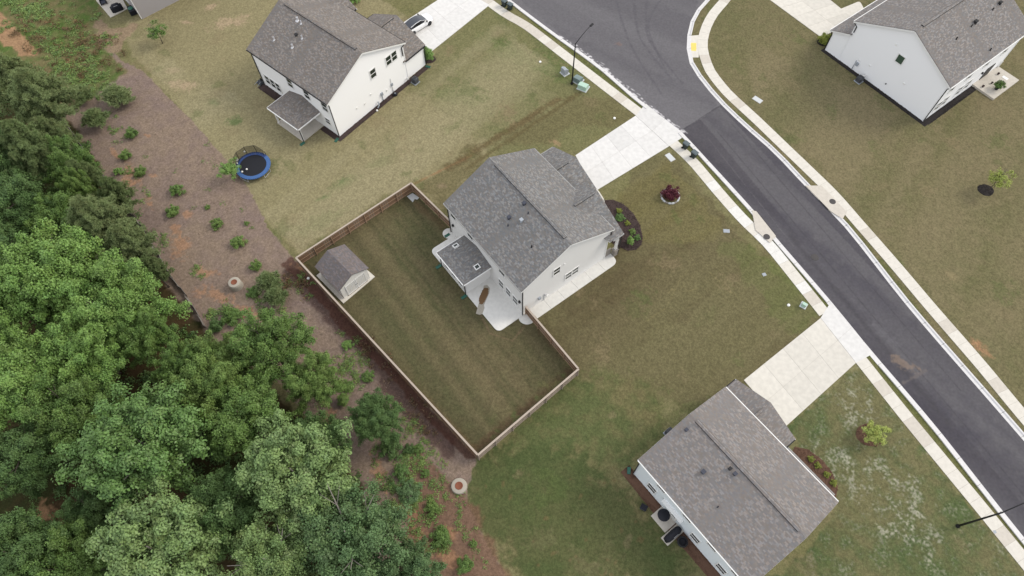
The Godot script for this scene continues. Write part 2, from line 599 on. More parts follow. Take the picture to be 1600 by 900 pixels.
func ground_and_roads() -> void:
	var cv := Canvas.new(-84, -96, 84, -2, 10.0, 31)
	paint_ground(cv)
	var gm := detailed("lawn", cv, 0.36, 0.8, 1.0, 0.045, 4)
	gm.texture_repeat = true
	var st := mb()
	sheet(st, PV([Vector2(-84, -96), Vector2(84, -96), Vector2(84, -2), Vector2(-84, -2)]), 0.0, cv, 8.0)
	var g := MeshInstance3D.new()
	g.name = "ground"
	g.mesh = st.commit()
	g.material_override = gm
	g.set_meta("kind", "structure")
	g.set_meta("label", "lawns, mulch and bare clay between the houses and the wood")
	add_child(g)
	st = mb()
	var B := 1500.0
	for q in [[-B, -B, B, -96], [-B, -2, B, B], [-B, -96, -84, -2], [84, -96, B, -2]]:
		quad(st, Vector3(q[0], -0.02, q[3]), Vector3(q[2], -0.02, q[3]), Vector3(q[2], -0.02, q[1]), Vector3(q[0], -0.02, q[1]))
	var om := mottled(mat("far_grass", lin(0.20, 0.18, 0.10), 0.95), noise_tex(0.02, 0.8, 1.0, 5, 40), 0.05)
	var far := part("far_ground", st, om, self)
	far.set_meta("kind", "structure")
	far.set_meta("label", "grass land beyond the houses out to the horizon")

	# ---- road
	road_left = PV([Vector2(53.03, -1.60), Vector2(48.94, -9.50), Vector2(43.74, -21.00), Vector2(39.62, -29.08), Vector2(36.62, -35.36), Vector2(32.09, -44.18), Vector2(30.06, -48.36), Vector2(24.63, -58.15), Vector2(23.02, -61.02), Vector2(18.04, -66.84), Vector2(13.30, -73.27), Vector2(7.75, -79.48), Vector2(2.77, -85.21), Vector2(-1.02, -89.76), Vector2(-4.97, -94.65)])
	road_right = PV([Vector2(34.19, -95.56), Vector2(31.45, -89.63), Vector2(30.13, -86.78), Vector2(28.59, -84.85), Vector2(27.70, -83.35), Vector2(26.84, -81.32), Vector2(26.14, -78.67), Vector2(25.82, -76.72), Vector2(25.79, -73.91), Vector2(26.24, -72.03), Vector2(26.75, -70.66), Vector2(28.32, -67.03), Vector2(31.53, -61.57), Vector2(34.27, -57.50), Vector2(37.39, -51.61), Vector2(40.72, -45.54), Vector2(45.18, -34.50), Vector2(51.59, -20.83), Vector2(55.99, -11.39)])
	var rp := road_left.duplicate()
	rp.append_array(road_right)
	var rc := Canvas.new(-12, -112, 62, 0, 9.0, 57)
	paint_road(rc)
	st = mb()
	sheet(st, rp, 0.006, rc, 5.0)
	var r := MeshInstance3D.new()
	r.name = "road"
	r.mesh = st.commit()
	r.material_override = detailed("asphalt", rc, 0.16, 0.9, 1.0, 0.08, 4)
	r.set_meta("kind", "structure")
	r.set_meta("label", "dark asphalt street curving up to a paler older junction")
	add_child(r)

	# ---- kerbs: a flat gutter and a raised lip, cast in lengths
	var kl := structure("kerb", "white concrete kerb along the near side of the street")
	kerb(kl, road_left.slice(0, 15), -1.0, [[Vector2(36.62, -35.36), Vector2(39.62, -29.08)], [Vector2(18.57, -66.13), Vector2(23.02, -61.02)]])
	var kr := structure("kerb", "white concrete kerb along the far side of the street")
	kerb(kr, road_right.slice(1, 19), -1.0, [[Vector2(26.14, -78.67), Vector2(25.88, -74.54)]])

	# ---- pavements of square slabs
	slab_path("sidewalk", "cream pavement above the first driveway, along the kerb by the lamp post", PV([Vector2(-5.43, -90.48), Vector2(-0.11, -84.60), Vector2(2.69, -82.18), Vector2(7.51, -76.61), Vector2(13.05, -70.08), Vector2(17.79, -64.53)]), 1.45, ["concrete_cream", "slab_cream", "concrete_cream"])
	slab_path("sidewalk", "cream pavement between the two driveways, past the bins", PV([Vector2(21.52, -59.31), Vector2(23.54, -56.37), Vector2(26.44, -50.80), Vector2(28.63, -46.87), Vector2(30.93, -43.38), Vector2(33.06, -38.99), Vector2(35.47, -33.91)]), 1.42, ["concrete_cream", "concrete_pale", "slab_cream"])
	slab_path("sidewalk", "cream pavement below the lower driveway, under the second lamp post", PV([Vector2(38.02, -28.36), Vector2(41.43, -21.12), Vector2(45.71, -12.51), Vector2(48.55, -6.68), Vector2(50.89, -2.06)]), 1.42, ["concrete_cream", "slab_cream", "concrete_cream"])
	slab_path("sidewalk", "cream pavement curving along the far side of the street", PV([Vector2(35.24, -90.10), Vector2(33.01, -86.69), Vector2(30.56, -83.40), Vector2(28.88, -79.92), Vector2(28.09, -76.53), Vector2(28.37, -72.46), Vector2(30.40, -67.44), Vector2(33.03, -63.21), Vector2(36.26, -57.73), Vector2(40.56, -50.34), Vector2(42.35, -46.44), Vector2(45.30, -40.00), Vector2(47.72, -34.44), Vector2(50.96, -27.31), Vector2(53.46, -21.35), Vector2(56.64, -14.46)]), 1.42, ["concrete_cream", "concrete_cream", "slab_cream"])
	# ---- driveways in panels
	panels("driveway", "white concrete driveway of the house with the fenced yard", [Vector2(8.61, -57.51), Vector2(10.75, -51.69), Vector2(20.94, -58.68), Vector2(17.14, -64.09)], 4, 2, "concrete_white")
	panels("driveway", "white flared apron where the upper driveway meets the street", [Vector2(17.15, -64.10), Vector2(20.95, -58.69), Vector2(23.17, -60.30), Vector2(18.76, -66.24)], 1, 2, "concrete_white")
	panels("driveway", "cream driveway of six panels beside the lower right house", [Vector2(24.88, -26.11), Vector2(28.21, -20.78), Vector2(37.48, -27.82), Vector2(34.89, -33.35)], 4, 2, "concrete_cream")
	panels("driveway", "white flared apron of the lower driveway at the street", [Vector2(34.89, -33.36), Vector2(37.49, -27.82), Vector2(39.60, -28.85), Vector2(36.54, -35.36)], 1, 2, "concrete_white")
	panels("driveway", "white driveway under the white car", [Vector2(-15.76, -82.73), Vector2(-11.78, -76.01), Vector2(-2.49, -86.64), Vector2(-7.40, -90.83)], 4, 2, "concrete_white")
	panels("driveway", "white driveway by the large grey house at the upper right", [Vector2(51.56, -81.26), Vector2(45.43, -78.37), Vector2(39.49, -86.78), Vector2(46.85, -89.44)], 4, 2, "concrete_cream")
	# curb ramp with its yellow pad, drain throats
	flat("ramp", "concrete kerb ramp on the inside of the bend", PV([Vector2(26.72, -79.18), Vector2(28.04, -79.28), Vector2(27.23, -74.76), Vector2(26.19, -74.79)]), 0.03, "concrete_cream")
	var pad := flat("warning_pad", "yellow tactile pad on the kerb ramp", PV([Vector2(26.56, -77.74), Vector2(27.34, -77.65), Vector2(27.05, -76.04), Vector2(26.38, -76.12)]), 0.036, "yellow_pad")
	var dots := mb()
	var pc: Vector2 = Vector2(26.83, -76.89)
	for i in 6:
		for j in 8:
			box(dots, Vector3(pc.x + (i - 2.5) * 0.14, 0.043, pc.y + (j - 3.5) * 0.14), Vector3(0.05, 0.014, 0.05))
	var dm := part("dome", dots, M.yellow_pad, pad)
	dm.set_meta("kind", "stuff")
	inlet("cream storm drain top on the far pavement with a round iron lid", PV([Vector2(37.28, -51.81), Vector2(39.29, -51.76), Vector2(41.42, -47.69), Vector2(40.69, -46.67), Vector2(39.48, -47.84)]), Vector2(40.06, -49.27), Vector2(38.04, -50.90), Vector2(39.33, -48.23))
	inlet("cream storm drain top on the near pavement with a round iron lid", PV([Vector2(29.86, -48.22), Vector2(30.35, -48.07), Vector2(32.05, -44.36), Vector2(31.10, -43.47), Vector2(29.75, -45.34)]), Vector2(30.90, -44.30), Vector2(30.13, -48.17), Vector2(31.87, -44.64))

func flat(called: String, label: String, poly: PackedVector2Array, top: float, m: String) -> Node3D:
	var c := Vector2.ZERO
	for q in poly:
		c += q / poly.size()
	var o := structure(called, label)
	var st := mb()
	prism(st, poly, -0.05, top)
	part("slab", st, M[m], o)
	return o

func kerb(parent: Node3D, line: PackedVector2Array, side: float, low: Array) -> void:
	var st: SurfaceTool
	var pts := resample(line, 2.9)
	for i in pts.size() - 1:
		var a: Vector2 = pts[i]
		var b: Vector2 = pts[i + 1]
		var mid := (a + b) * 0.5
		var lip := 0.13
		for l in low:
			if mid.distance_to(l[0]) + mid.distance_to(l[1]) < l[0].distance_to(l[1]) + 1.2:
				lip = 0.035
		var d0 := (pts[i + 1] - pts[maxi(i - 1, 0)]).normalized() if i > 0 else (b - a).normalized()
		var d1 := (pts[mini(i + 2, pts.size() - 1)] - a).normalized()
		var n0 := Vector2(-d0.y, d0.x) * side
		var n1 := Vector2(-d1.y, d1.x) * side
		var g := (b - a).normalized() * 0.012
		st = mb()
		var prof := [Vector2(-0.02, -0.1), Vector2(-0.02, 0.012), Vector2(0.32, 0.02), Vector2(0.40, lip), Vector2(0.56, lip + 0.006), Vector2(0.56, -0.1)]
		var ra := []
		var rb := []
		for p in prof:
			var u: Vector2 = a + g + n0 * p.x
			var v: Vector2 = b - g + n1 * p.x
			ra.append(Vector3(u.x, p.y, u.y))
			rb.append(Vector3(v.x, p.y, v.y))
		for k in 5:
			if side > 0:
				quad(st, ra[k + 1], rb[k + 1], rb[k], ra[k])
			else:
				quad(st, ra[k], rb[k], rb[k + 1], ra[k + 1])
		for k in range(1, 5):
			tri(st, ra[0], ra[k], ra[k + 1])
			tri(st, rb[0], rb[k + 1], rb[k])
		part("kerb_stone", st, M.kerb_white, parent)

func resample(line: PackedVector2Array, step: float) -> PackedVector2Array:
	var c := Curve2D.new()
	for i in line.size():
		var t := (line[mini(i + 1, line.size() - 1)] - line[maxi(i - 1, 0)]) / 6.0
		var r: float = line[i].distance_to(line[maxi(i - 1, 0)]) / maxf(0.1, line[mini(i + 1, line.size() - 1)].distance_to(line[maxi(i - 1, 0)]))
		c.add_point(line[i], -t * 2.0 * r * 0.95, t * 2.0 * (1.0 - r) * 0.95)
	var total := c.get_baked_length()
	var n := maxi(1, int(roundf(total / step)))
	var out := PackedVector2Array()
	for i in n + 1:
		out.append(c.sample_baked(total * i / n, true))
	return out

func slab_path(called: String, label: String, line: PackedVector2Array, wd: float, mats: Array) -> void:
	var o := structure(called, label)
	var pts := resample(line, 1.52)
	var bed := mb()
	for i in pts.size() - 1:
		var a := pts[i]
		var b := pts[i + 1]
		var d0 := (pts[i + 1] - pts[maxi(i - 1, 0)]).normalized()
		var d1 := (pts[mini(i + 2, pts.size() - 1)] - a).normalized()
		var n0 := Vector2(-d0.y, d0.x) * wd * 0.5
		var n1 := Vector2(-d1.y, d1.x) * wd * 0.5
		var g := (b - a).normalized() * 0.011
		var st := mb()
		prism(st, PV([a + g - n0, a + g + n0, b - g + n1, b - g - n1]), -0.05, 0.05 + rng.randf() * 0.004)
		var k := rng.randf()
		part("slab", st, M[mats[0 if k < 0.6 else (1 if k < 0.85 else 2)]], o)
		quad(bed, Vector3(a.x - n0.x * 0.98, 0.035, a.y - n0.y * 0.98), Vector3(b.x - n1.x * 0.98, 0.035, b.y - n1.y * 0.98), Vector3(b.x + n1.x * 0.98, 0.035, b.y + n1.y * 0.98), Vector3(a.x + n0.x * 0.98, 0.035, a.y + n0.y * 0.98))
	part("joint_bed", bed, M.concrete_joint, o)

func panels(called: String, label: String, q: Array, nu: int, nv: int, m: String) -> void:   # q: near-left, near-right, far-right, far-left; nu along, nv across
	var o := structure(called, label)
	for i in nu:
		for j in nv:
			var p := PackedVector2Array()
			for e in [[i, j, 1, 1], [i, j + 1, 1, -1], [i + 1, j + 1, -1, -1], [i + 1, j, -1, 1]]:
				var tu: float = float(e[0]) / nu
				var tv: float = float(e[1]) / nv
				var l: Vector2 = q[0].lerp(q[3], tu)
				var r: Vector2 = q[1].lerp(q[2], tu)
				var at := l.lerp(r, tv)
				at += (q[3] - q[0]).normalized() * 0.011 * e[2] + (q[1] - q[0]).normalized() * 0.011 * e[3]
				p.append(at)
			var st := mb()
			prism(st, p, -0.05, 0.052 + rng.randf() * 0.004)
			part("panel", st, M["%s_%d" % [m, rng.randi() % 3]], o)
	var bed := mb()
	prism(bed, PV([q[0].lerp(q[2], 0.004), q[1].lerp(q[3], 0.004), q[2].lerp(q[0], 0.004), q[3].lerp(q[1], 0.004)]), -0.05, 0.036)
	part("joint_bed", bed, M.concrete_joint, o)

func inlet(label: String, poly: PackedVector2Array, lid: Vector2, ta: Vector2, tb: Vector2) -> void:
	var o := structure("storm_drain", label)
	var st := mb()
	prism(st, poly, -0.05, 0.15)
	part("slab", st, M.slab_cream, o)
	st = mb()
	lathe(st, [Vector2(0.40, 0.13), Vector2(0.40, 0.162), Vector2(0.37, 0.168), Vector2(0.36, 0.16), Vector2(0, 0.163)], 24, Vector3(lid.x, 0, lid.y))
	part("iron_lid", st, M.lid_iron, o)
	st = mb()
	var d := (tb - ta).normalized()
	bar(st, Vector3(ta.x, 0.08, ta.y), Vector3(tb.x, 0.08, tb.y), 0.3, 0.11)
	part("throat", st, M.lid_iron, o)

func paint_road(rc: Canvas) -> void:
	var c := func(r, g, b): return Canvas.plain(r, g, b)
	rc.fill_mix(c.call(80, 78, 84), c.call(87, 85, 89), c.call(96, 94, 96))
	# the older, paler junction
	rc.poly(PV([Vector2(22.33, -60.93), Vector2(25.91, -63.29), Vector2(28.77, -65.50), Vector2(35.98, -78.38), Vector2(51.51, -96.56), Vector2(-9.12, -100.09), Vector2(-8.80, -87.97), Vector2(17.88, -65.33)]), c.call(110, 108, 111), 0.12, 0.95, 0.12)
	var ang := 0.90
	rc.poly(PV([Vector2(22.47, -60.70), Vector2(28.77, -65.50), Vector2(57.36, -11.66), Vector2(53.03, -1.60)]), c.call(100, 98, 101), 0.3, 0.75, 0.2, 1.1, ang)
	rc.poly(PV([Vector2(22.47, -60.70), Vector2(25.82, -63.29), Vector2(50.10, -12.42), Vector2(48.98, -9.44)]), c.call(68, 65, 71), 0.3, 0.5, 0.2, 0.8, ang)
	rc.poly(PV([Vector2(22.53, -61.14), Vector2(28.51, -65.50), Vector2(27.12, -81.32), Vector2(30.50, -91.13), Vector2(-4.99, -96.80)]), c.call(94, 92, 96), 0.5, 0.7, 0.4, 0.7, 0.62)
	for s in [[Vector2(19.18, -86.40), Vector2(19.33, -78.87), Vector2(22.90, -70.53)], [Vector2(21.18, -87.05), Vector2(20.54, -78.84), Vector2(24.24, -69.88)], [Vector2(23.68, -87.69), Vector2(20.75, -81.51), Vector2(22.24, -72.39)], [Vector2(16.43, -87.92), Vector2(17.81, -77.60), Vector2(21.19, -67.58)]]:
		var l := resample(PV(s), 1.5)
		for i in l.size() - 1:
			rc.stroke(l[i], l[i + 1], 0.5, c.call(89, 87, 92), 0.5)
	rc.stroke(Vector2(22.71, -61.25), Vector2(28.51, -65.50), 0.25, c.call(72, 70, 74), 0.8)
	for s in [[Vector2(27.62, -61.12), Vector2(50.45, -13.34)], [Vector2(29.60, -62.74), Vector2(47.77, -24.44)]]:
		rc.stroke(s[0], s[1], 0.18, c.call(70, 68, 72), 0.6)
	rc.stroke(Vector2(33.82, -44.32), Vector2(45.27, -20.97), 0.9, c.call(72, 70, 74), 0.55)
	rc.stroke(Vector2(26.18, -60.06), Vector2(33.92, -42.95), 0.12, c.call(107, 104, 107), 0.6)
	rc.stroke(Vector2(41.95, -25.44), Vector2(44.80, -26.85), 0.4, c.call(109, 102, 100), 0.6, 1.4)
	rc.blob(Vector2(42.43, -27.80), 1.5, 0.7, 0.5, c.call(129, 114, 103), 0.7, 2.0)
	rc.blob(Vector2(41.46, -31.37), 2.2, 0.8, 0.9, c.call(104, 102, 106), 0.5, 1.8)
	rc.blob(Vector2(16.17, -77.78), 0.9, 0.5, 0.5, c.call(126, 109, 104), 0.6, 1.6)
	
	# dried slurry along the near gutter of the junction
	var line := resample(road_left.slice(8, 12), 0.7)
	var g := RandomNumberGenerator.new()
	g.seed = 4
	for p in line:
		for k in 4:
			var n := Vector2(g.randf_range(-0.2, 0.9), g.randf_range(-0.9, 0.3))
			if g.randf() < 0.8:
				rc.blob(p + n * g.randf_range(0.1, 0.6), g.randf_range(0.12, 0.5), g.randf_range(0.08, 0.2), 0.75, c.call(213, 211, 213), 0.75, 1.8)

func paint_ground(cv: Canvas) -> void:
	var c := func(r, g, b): return Canvas.c(r, g, b)
	cv.fill_mix(c.call(128, 120, 86), c.call(117, 112, 74), c.call(148, 137, 104))
	# lawn right of the street: olive brown
	cv.poly(PV([Vector2(29.74, -92.65), Vector2(24.89, -78.71), Vector2(28.75, -62.76), Vector2(55.85, -8.14), Vector2(79.11, -32.10), Vector2(110.29, -93.14)]), c.call(122, 111, 82), 0.8, 0.9, 0.4)
	cv.poly(PV([Vector2(29.74, -92.65), Vector2(24.89, -78.71), Vector2(28.75, -62.76), Vector2(55.85, -8.14), Vector2(79.11, -32.10), Vector2(110.29, -93.14)]), c.call(106, 103, 70), 0.8, 0.7, 0.9, 0.0, 0.0, 2.4)
	# upper middle lawn: tan and green
	cv.poly(PV([Vector2(-56.54, -81.10), Vector2(-29.86, -47.76), Vector2(-25.35, -43.48), Vector2(-12.79, -53.70), Vector2(-7.76, -49.12), Vector2(-2.98, -58.13), Vector2(9.27, -66.73), Vector2(-8.51, -77.07), Vector2(-22.81, -92.79), Vector2(-54.79, -93.79)]), c.call(152, 139, 106), 1.2, 0.75, 0.7)
	cv.poly(PV([Vector2(-13.77, -72.18), Vector2(-1.04, -87.02), Vector2(17.75, -64.19), Vector2(8.71, -57.82), Vector2(-2.98, -58.13)]), c.call(120, 116, 80), 3.5, 0.7, 1.0)
	for b in [[Vector2(-23.57, -48.08), 4.5, 1.4, -0.6], [Vector2(-21.14, -53.92), 2.8, 1.0, -0.5], [Vector2(0.70, -76.80), 6, 2.4, 0.7], [Vector2(-6.51, -68.35), 5, 2, 0.3], [Vector2(-40.88, -68.12), 1.3, 1.0, 0], [Vector2(-16.32, -57.42), 3, 1.2, -0.4], [Vector2(6.95, -72.82), 4, 2, 0.7]]:
		cv.blob(b[0], b[1], b[2], b[3], c.call(96, 108, 62), 0.6, 1.3)
	for b in [[Vector2(-21.41, -54.13), 0.9, 0.6, -0.5], [Vector2(-40.71, -68.11), 0.7, 0.6, 0], [Vector2(-23.58, -51.67), 1.0, 0.5, -0.5], [Vector2(-37.17, -64.55), 1.6, 1.0, 0]]:
		cv.blob(b[0], b[1], b[2], b[3], c.call(78, 104, 56), 0.75, 1.3)
	for b in [[Vector2(-45.57, -71.48), 2.6, 1.2, 0.3], [Vector2(-47.54, -74.38), 1.4, 0.8, 0], [Vector2(-44.64, -87.63), 1.6, 0.7, -0.6], [Vector2(-47.80, -84.23), 1.2, 0.5, 0.3], [Vector2(-41.09, -84.03), 3.5, 1.4, -0.3]]:
		cv.blob(b[0], b[1], b[2], b[3], c.call(176, 152, 124), 0.8, 1.2)
	# brown tracked strip beside the fence, and its thin clay line
	cv.poly(PV([Vector2(-11.57, -53.98), Vector2(-7.76, -49.12), Vector2(-2.98, -58.67), Vector2(17.69, -63.62), Vector2(14.62, -67.76), Vector2(3.99, -65.72), Vector2(-7.96, -56.67)]), c.call(112, 102, 72), 2.5, 0.7, 1.0)
	cv.stroke(Vector2(-12.13, -53.58), Vector2(-5.07, -57.87), 0.5, c.call(158, 122, 90), 0.75)
	cv.stroke(Vector2(-7.94, -55.94), Vector2(6.68, -67.39), 1.6, c.call(104, 86, 60), 0.7)
	cv.stroke(Vector2(-5.46, -55.88), Vector2(9.83, -68.49), 1.0, c.call(98, 84, 56), 0.55)
	cv.blob(Vector2(6.14, -59.83), 0.9, 0.6, 0.6, c.call(168, 138, 106), 0.8)
	cv.blob(Vector2(-8.68, -53.09), 0.8, 0.6, 0.2, c.call(150, 128, 104), 0.5)
	# fenced yard: mown in lines along the house
	var yard := PV([Vector2(-12.66, -52.79), Vector2(-25.23, -42.58), Vector2(-3.92, -18.49), Vector2(6.80, -27.39), Vector2(1.84, -34.52), Vector2(-7.46, -46.54)])
	cv.poly(yard, c.call(96, 87, 64), 0.3, 0.95, 0.1)
	cv.poly(yard, c.call(86, 88, 58), 0.4, 0.6, 0.9, 0.0, 0.0, 2.6)
	cv.poly(yard, c.call(124, 110, 82), 0.4, 0.5, 0.1, 2.6, 0.94)
	cv.poly(yard, c.call(82, 80, 56), 0.4, 0.45, 0.5, 0.5, 0.94)
	cv.stroke(Vector2(-4.18, -19.03), Vector2(6.55, -28.00), 1.6, c.call(98, 78, 60), 0.8)
	cv.stroke(Vector2(2.11, -33.87), Vector2(6.55, -28.00), 1.2, c.call(92, 74, 56), 0.6)
	cv.stroke(Vector2(-17.45, -32.71), Vector2(-4.18, -19.16), 1.1, c.call(120, 100, 74), 0.6)
	cv.stroke(Vector2(-24.68, -41.24), Vector2(-22.45, -38.42), 1.6, c.call(118, 92, 66), 0.6)
	cv.stroke(Vector2(-11.81, -50.39), Vector2(-8.49, -47.04), 1.4, c.call(112, 90, 68), 0.5)
	for s in [[Vector2(-4.47, -36.48), Vector2(-2.63, -32.37), Vector2(-0.12, -31.37), Vector2(1.51, -33.48)]]:
		for i in 3:
			cv.stroke(s[i], s[i + 1], 0.35, c.call(124, 104, 82), 0.6)
	# front lawn of the middle house: brown bands run towards the street
	var front := PV([Vector2(12.81, -47.65), Vector2(16.93, -56.55), Vector2(21.20, -57.49), Vector2(29.16, -42.16), Vector2(35.42, -33.10), Vector2(25.36, -25.66), Vector2(20.10, -22.90), Vector2(7.11, -26.79), Vector2(2.12, -34.27), Vector2(12.32, -42.12)])
	cv.poly(front, c.call(110, 102, 72), 1.6, 0.85, 0.6)
	cv.poly(front, c.call(88, 72, 54), 1.0, 0.9, 0.5, 0.45, 2.51, 1.2)
	cv.poly(PV([Vector2(3.53, -33.03), Vector2(12.08, -39.49), Vector2(30.02, -46.74), Vector2(31.73, -41.65), Vector2(15.00, -31.97), Vector2(6.81, -27.54)]), c.call(84, 70, 52), 2.6, 0.75, 0.7, 0.7, 2.51)
	cv.poly(PV([Vector2(24.80, -43.62), Vector2(30.00, -42.59), Vector2(35.61, -33.90), Vector2(30.76, -31.61), Vector2(26.48, -40.02)]), c.call(98, 106, 60), 2.0, 0.55, 1.2)
	cv.poly(PV([Vector2(12.19, -49.59), Vector2(20.24, -56.46), Vector2(24.91, -49.27), Vector2(25.72, -44.52), Vector2(16.33, -43.83)]), c.call(118, 108, 70), 1.2, 0.6, 0.8)
	for s in [[Vector2(23.25, -39.66), Vector2(24.32, -38.34), Vector2(25.22, -37.04), Vector2(25.86, -36.44)], [Vector2(21.74, -41.18), Vector2(19.47, -38.45), Vector2(17.56, -35.14), Vector2(15.18, -33.56)], [Vector2(21.58, -37.55), Vector2(20.04, -37.16), Vector2(18.59, -37.45), Vector2(16.93, -35.98)]]:
		for i in 3:
			cv.stroke(s[i], s[i + 1], 0.22, c.call(142, 128, 88), 0.35, 1.6)
	cv.poly(front, c.call(122, 112, 82), 1.0, 0.45, 0.8, 1.6, 2.51)
	# lower middle lawn: greener, dark towards the wood
	var low := PV([Vector2(7.11, -26.79), Vector2(20.10, -22.90), Vector2(23.85, -24.96), Vector2(12.74, -17.62), Vector2(11.59, -16.02), Vector2(18.43, -6.03), Vector2(-1.79, -6.41), Vector2(-5.45, -15.41), Vector2(-3.78, -17.83)])
	cv.poly(low, c.call(116, 107, 74), 4.0, 0.8, 1.2)
	cv.poly(low, c.call(84, 96, 58), 4.0, 0.7, 1.2, 0.0, 0.0, 3.0)
	cv.poly(PV([Vector2(-5.25, -15.41), Vector2(-2.99, -18.27), Vector2(2.97, -19.14), Vector2(8.06, -16.41), Vector2(11.56, -12.58), Vector2(16.92, -6.06), Vector2(-0.58, -6.39)]), c.call(74, 84, 50), 4.0, 0.65, 1.4)
	for k in 34:
		cv.blob(Vector2(rng.randf_range(-4, 13), rng.randf_range(-16, -6)), rng.randf_range(0.15, 0.5), rng.randf_range(0.12, 0.3), rng.randf() * 3.0, c.call(112, 96, 66), 0.6, 1.4)
	# lawn by the lower driveway: pale straw among green
	var seedy := PV([Vector2(28.61, -20.77), Vector2(37.58, -27.46), Vector2(48.47, -4.90), Vector2(22.13, -4.85), Vector2(27.77, -8.69), Vector2(31.99, -12.78)])
	cv.poly(seedy, c.call(114, 108, 76), 0.8, 0.9, 0.4)
	cv.poly(seedy, c.call(78, 94, 56), 0.8, 0.8, 0.9, 0.0, 0.0, 3.4)
	cv.poly(seedy, c.call(172, 164, 142), 1.4, 0.4, 0.6, 0.0, 0.0, -140.0)
	for b in [[Vector2(36.85, -13.61), 4.5], [Vector2(36.30, -22.55), 2.2], [Vector2(38.39, -10.24), 3.2], [Vector2(32.38, -17.54), 2.4]]:
		cv.poly(ellipse_(b[0], b[1]), c.call(178, 170, 150), 1.6, 0.5, 0.8, 0.0, 0.0, -118.0)
	var right := PV([Vector2(34.13, -78.44), Vector2(33.88, -67.23), Vector2(45.75, -41.32), Vector2(55.11, -22.15), Vector2(79.11, -32.10), Vector2(81.49, -71.94), Vector2(52.69, -65.53)])
	cv.poly(right, c.call(134, 120, 92), 2.0, 0.65, 0.8, 0.5, 2.2)
	cv.poly(PV([Vector2(-55.59, -81.07), Vector2(-29.06, -47.74), Vector2(-25.41, -43.94), Vector2(-12.79, -53.70), Vector2(7.85, -72.80), Vector2(-2.98, -84.97), Vector2(-13.58, -68.54), Vector2(-21.76, -61.89), Vector2(-32.56, -65.56)]), c.call(158, 146, 114), 1.6, 0.6, 0.8, 0.6, 2.3)
	# verges between kerb and pavement: darker green
	for s in [[Vector2(3.67, -83.38), Vector2(17.93, -65.80)], [Vector2(22.55, -60.04), Vector2(29.53, -47.51)], [Vector2(31.59, -43.64), Vector2(36.10, -34.71)], [Vector2(39.14, -28.86), Vector2(49.02, -7.93)]]:
		cv.stroke(s[0], s[1], 1.5, c.call(96, 98, 56), 0.8)
	for s in [[Vector2(29.14, -66.18), Vector2(38.04, -50.90)], [Vector2(40.83, -46.00), Vector2(46.69, -32.04)]]:
		cv.stroke(s[0], s[1], 1.6, c.call(96, 98, 58), 0.8)
	cv.stroke(Vector2(46.69, -32.04), Vector2(52.09, -19.46), 1.4, c.call(128, 112, 92), 0.8)
	cv.blob(Vector2(51.61, -29.20), 1.4, 0.8, 0.9, c.call(176, 132, 100), 0.8, 1.2)
	cv.blob(Vector2(51.32, -38.56), 1.4, 0.7, 0.4, c.call(150, 132, 100), 0.5, 1.4)
	# uneven growth: greener and drier patches
	for k in 420:
		var q := Vector2(rng.randf_range(-60, 74), rng.randf_range(-94, -4))
		if Geometry2D.is_point_in_polygon(q, yard):
			continue
		var s := rng.randf_range(0.4, 2.0)
		cv.blob(q, s * rng.randf_range(0.6, 1.6), s * rng.randf_range(0.5, 1.0), rng.randf() * 3.0, c.call(90, 100, 58) if k % 5 < 3 else c.call(140, 122, 94), rng.randf_range(0.15, 0.42), 2.0)
	# strip of bark mulch beside the wood
	var strip := PV([Vector2(-62.03, -83.97), Vector2(-55.36, -76.50), Vector2(-51.94, -74.50), Vector2(-47.18, -69.48), Vector2(-42.87, -64.93), Vector2(-37.88, -59.05), Vector2(-35.08, -56.02), Vector2(-32.56, -52.20), Vector2(-29.74, -47.00), Vector2(-26.19, -42.87), Vector2(-14.01, -29.06), Vector2(-3.91, -18.23), Vector2(-4.62, -16.35), Vector2(-4.91, -13.83), Vector2(-2.87, -9.87), Vector2(-0.58, -6.11), Vector2(-14.88, -3.92), Vector2(-15.92, -15.62), Vector2(-25.27, -26.76), Vector2(-36.33, -33.14), Vector2(-45.08, -45.33), Vector2(-54.10, -58.41), Vector2(-61.86, -67.53)])
	cv.poly(strip, c.call(145, 124, 108), 0.4, 0.97, 0.25)
	cv.poly(strip, c.call(134, 114, 106), 0.5, 0.8, 0.9, 0.0, 0.0, 2.4)
	cv.poly(PV([Vector2(-25.06, -41.25), Vector2(-4.98, -19.31), Vector2(-6.94, -18.02), Vector2(-17.17, -29.59), Vector2(-27.23, -40.42)]), c.call(84, 62, 58), 1.4, 0.7, 0.6)  # wide dark band outside the long fence: its soft shade painted over the mulch
	cv.poly(PV([Vector2(-26.19, -42.87), Vector2(-3.91, -18.23), Vector2(-5.10, -18.25), Vector2(-27.45, -42.01)]), c.call(86, 56, 46), 0.7, 0.75, 0.5)  # narrower reddish band at the fence foot, also fence shade in the colour
	cv.poly(PV([Vector2(-10.95, -19.44), Vector2(-4.92, -14.77), Vector2(-0.58, -6.11), Vector2(-10.24, -6.02)]), c.call(122, 92, 74), 1.5, 0.8, 0.9)
	# scrub corner, upper left
	var scrub := PV([Vector2(-85.59, -96.27), Vector2(-63.24, -95.57), Vector2(-60.32, -81.21), Vector2(-53.96, -74.56), Vector2(-59.20, -67.45), Vector2(-64.89, -68.78), Vector2(-79.25, -74.03)])
	cv.poly(scrub, c.call(118, 108, 74), 1.2, 0.9, 0.5)
	cv.poly(scrub, c.call(82, 106, 50), 1.0, 0.85, 1.0, 0.0, 0.0, 3.4)
	cv.poly(PV([Vector2(-79.93, -91.60), Vector2(-75.29, -86.03), Vector2(-67.82, -78.14), Vector2(-69.57, -77.81), Vector2(-75.52, -81.66)]), c.call(168, 130, 100), 1.0, 0.9, 0.8)
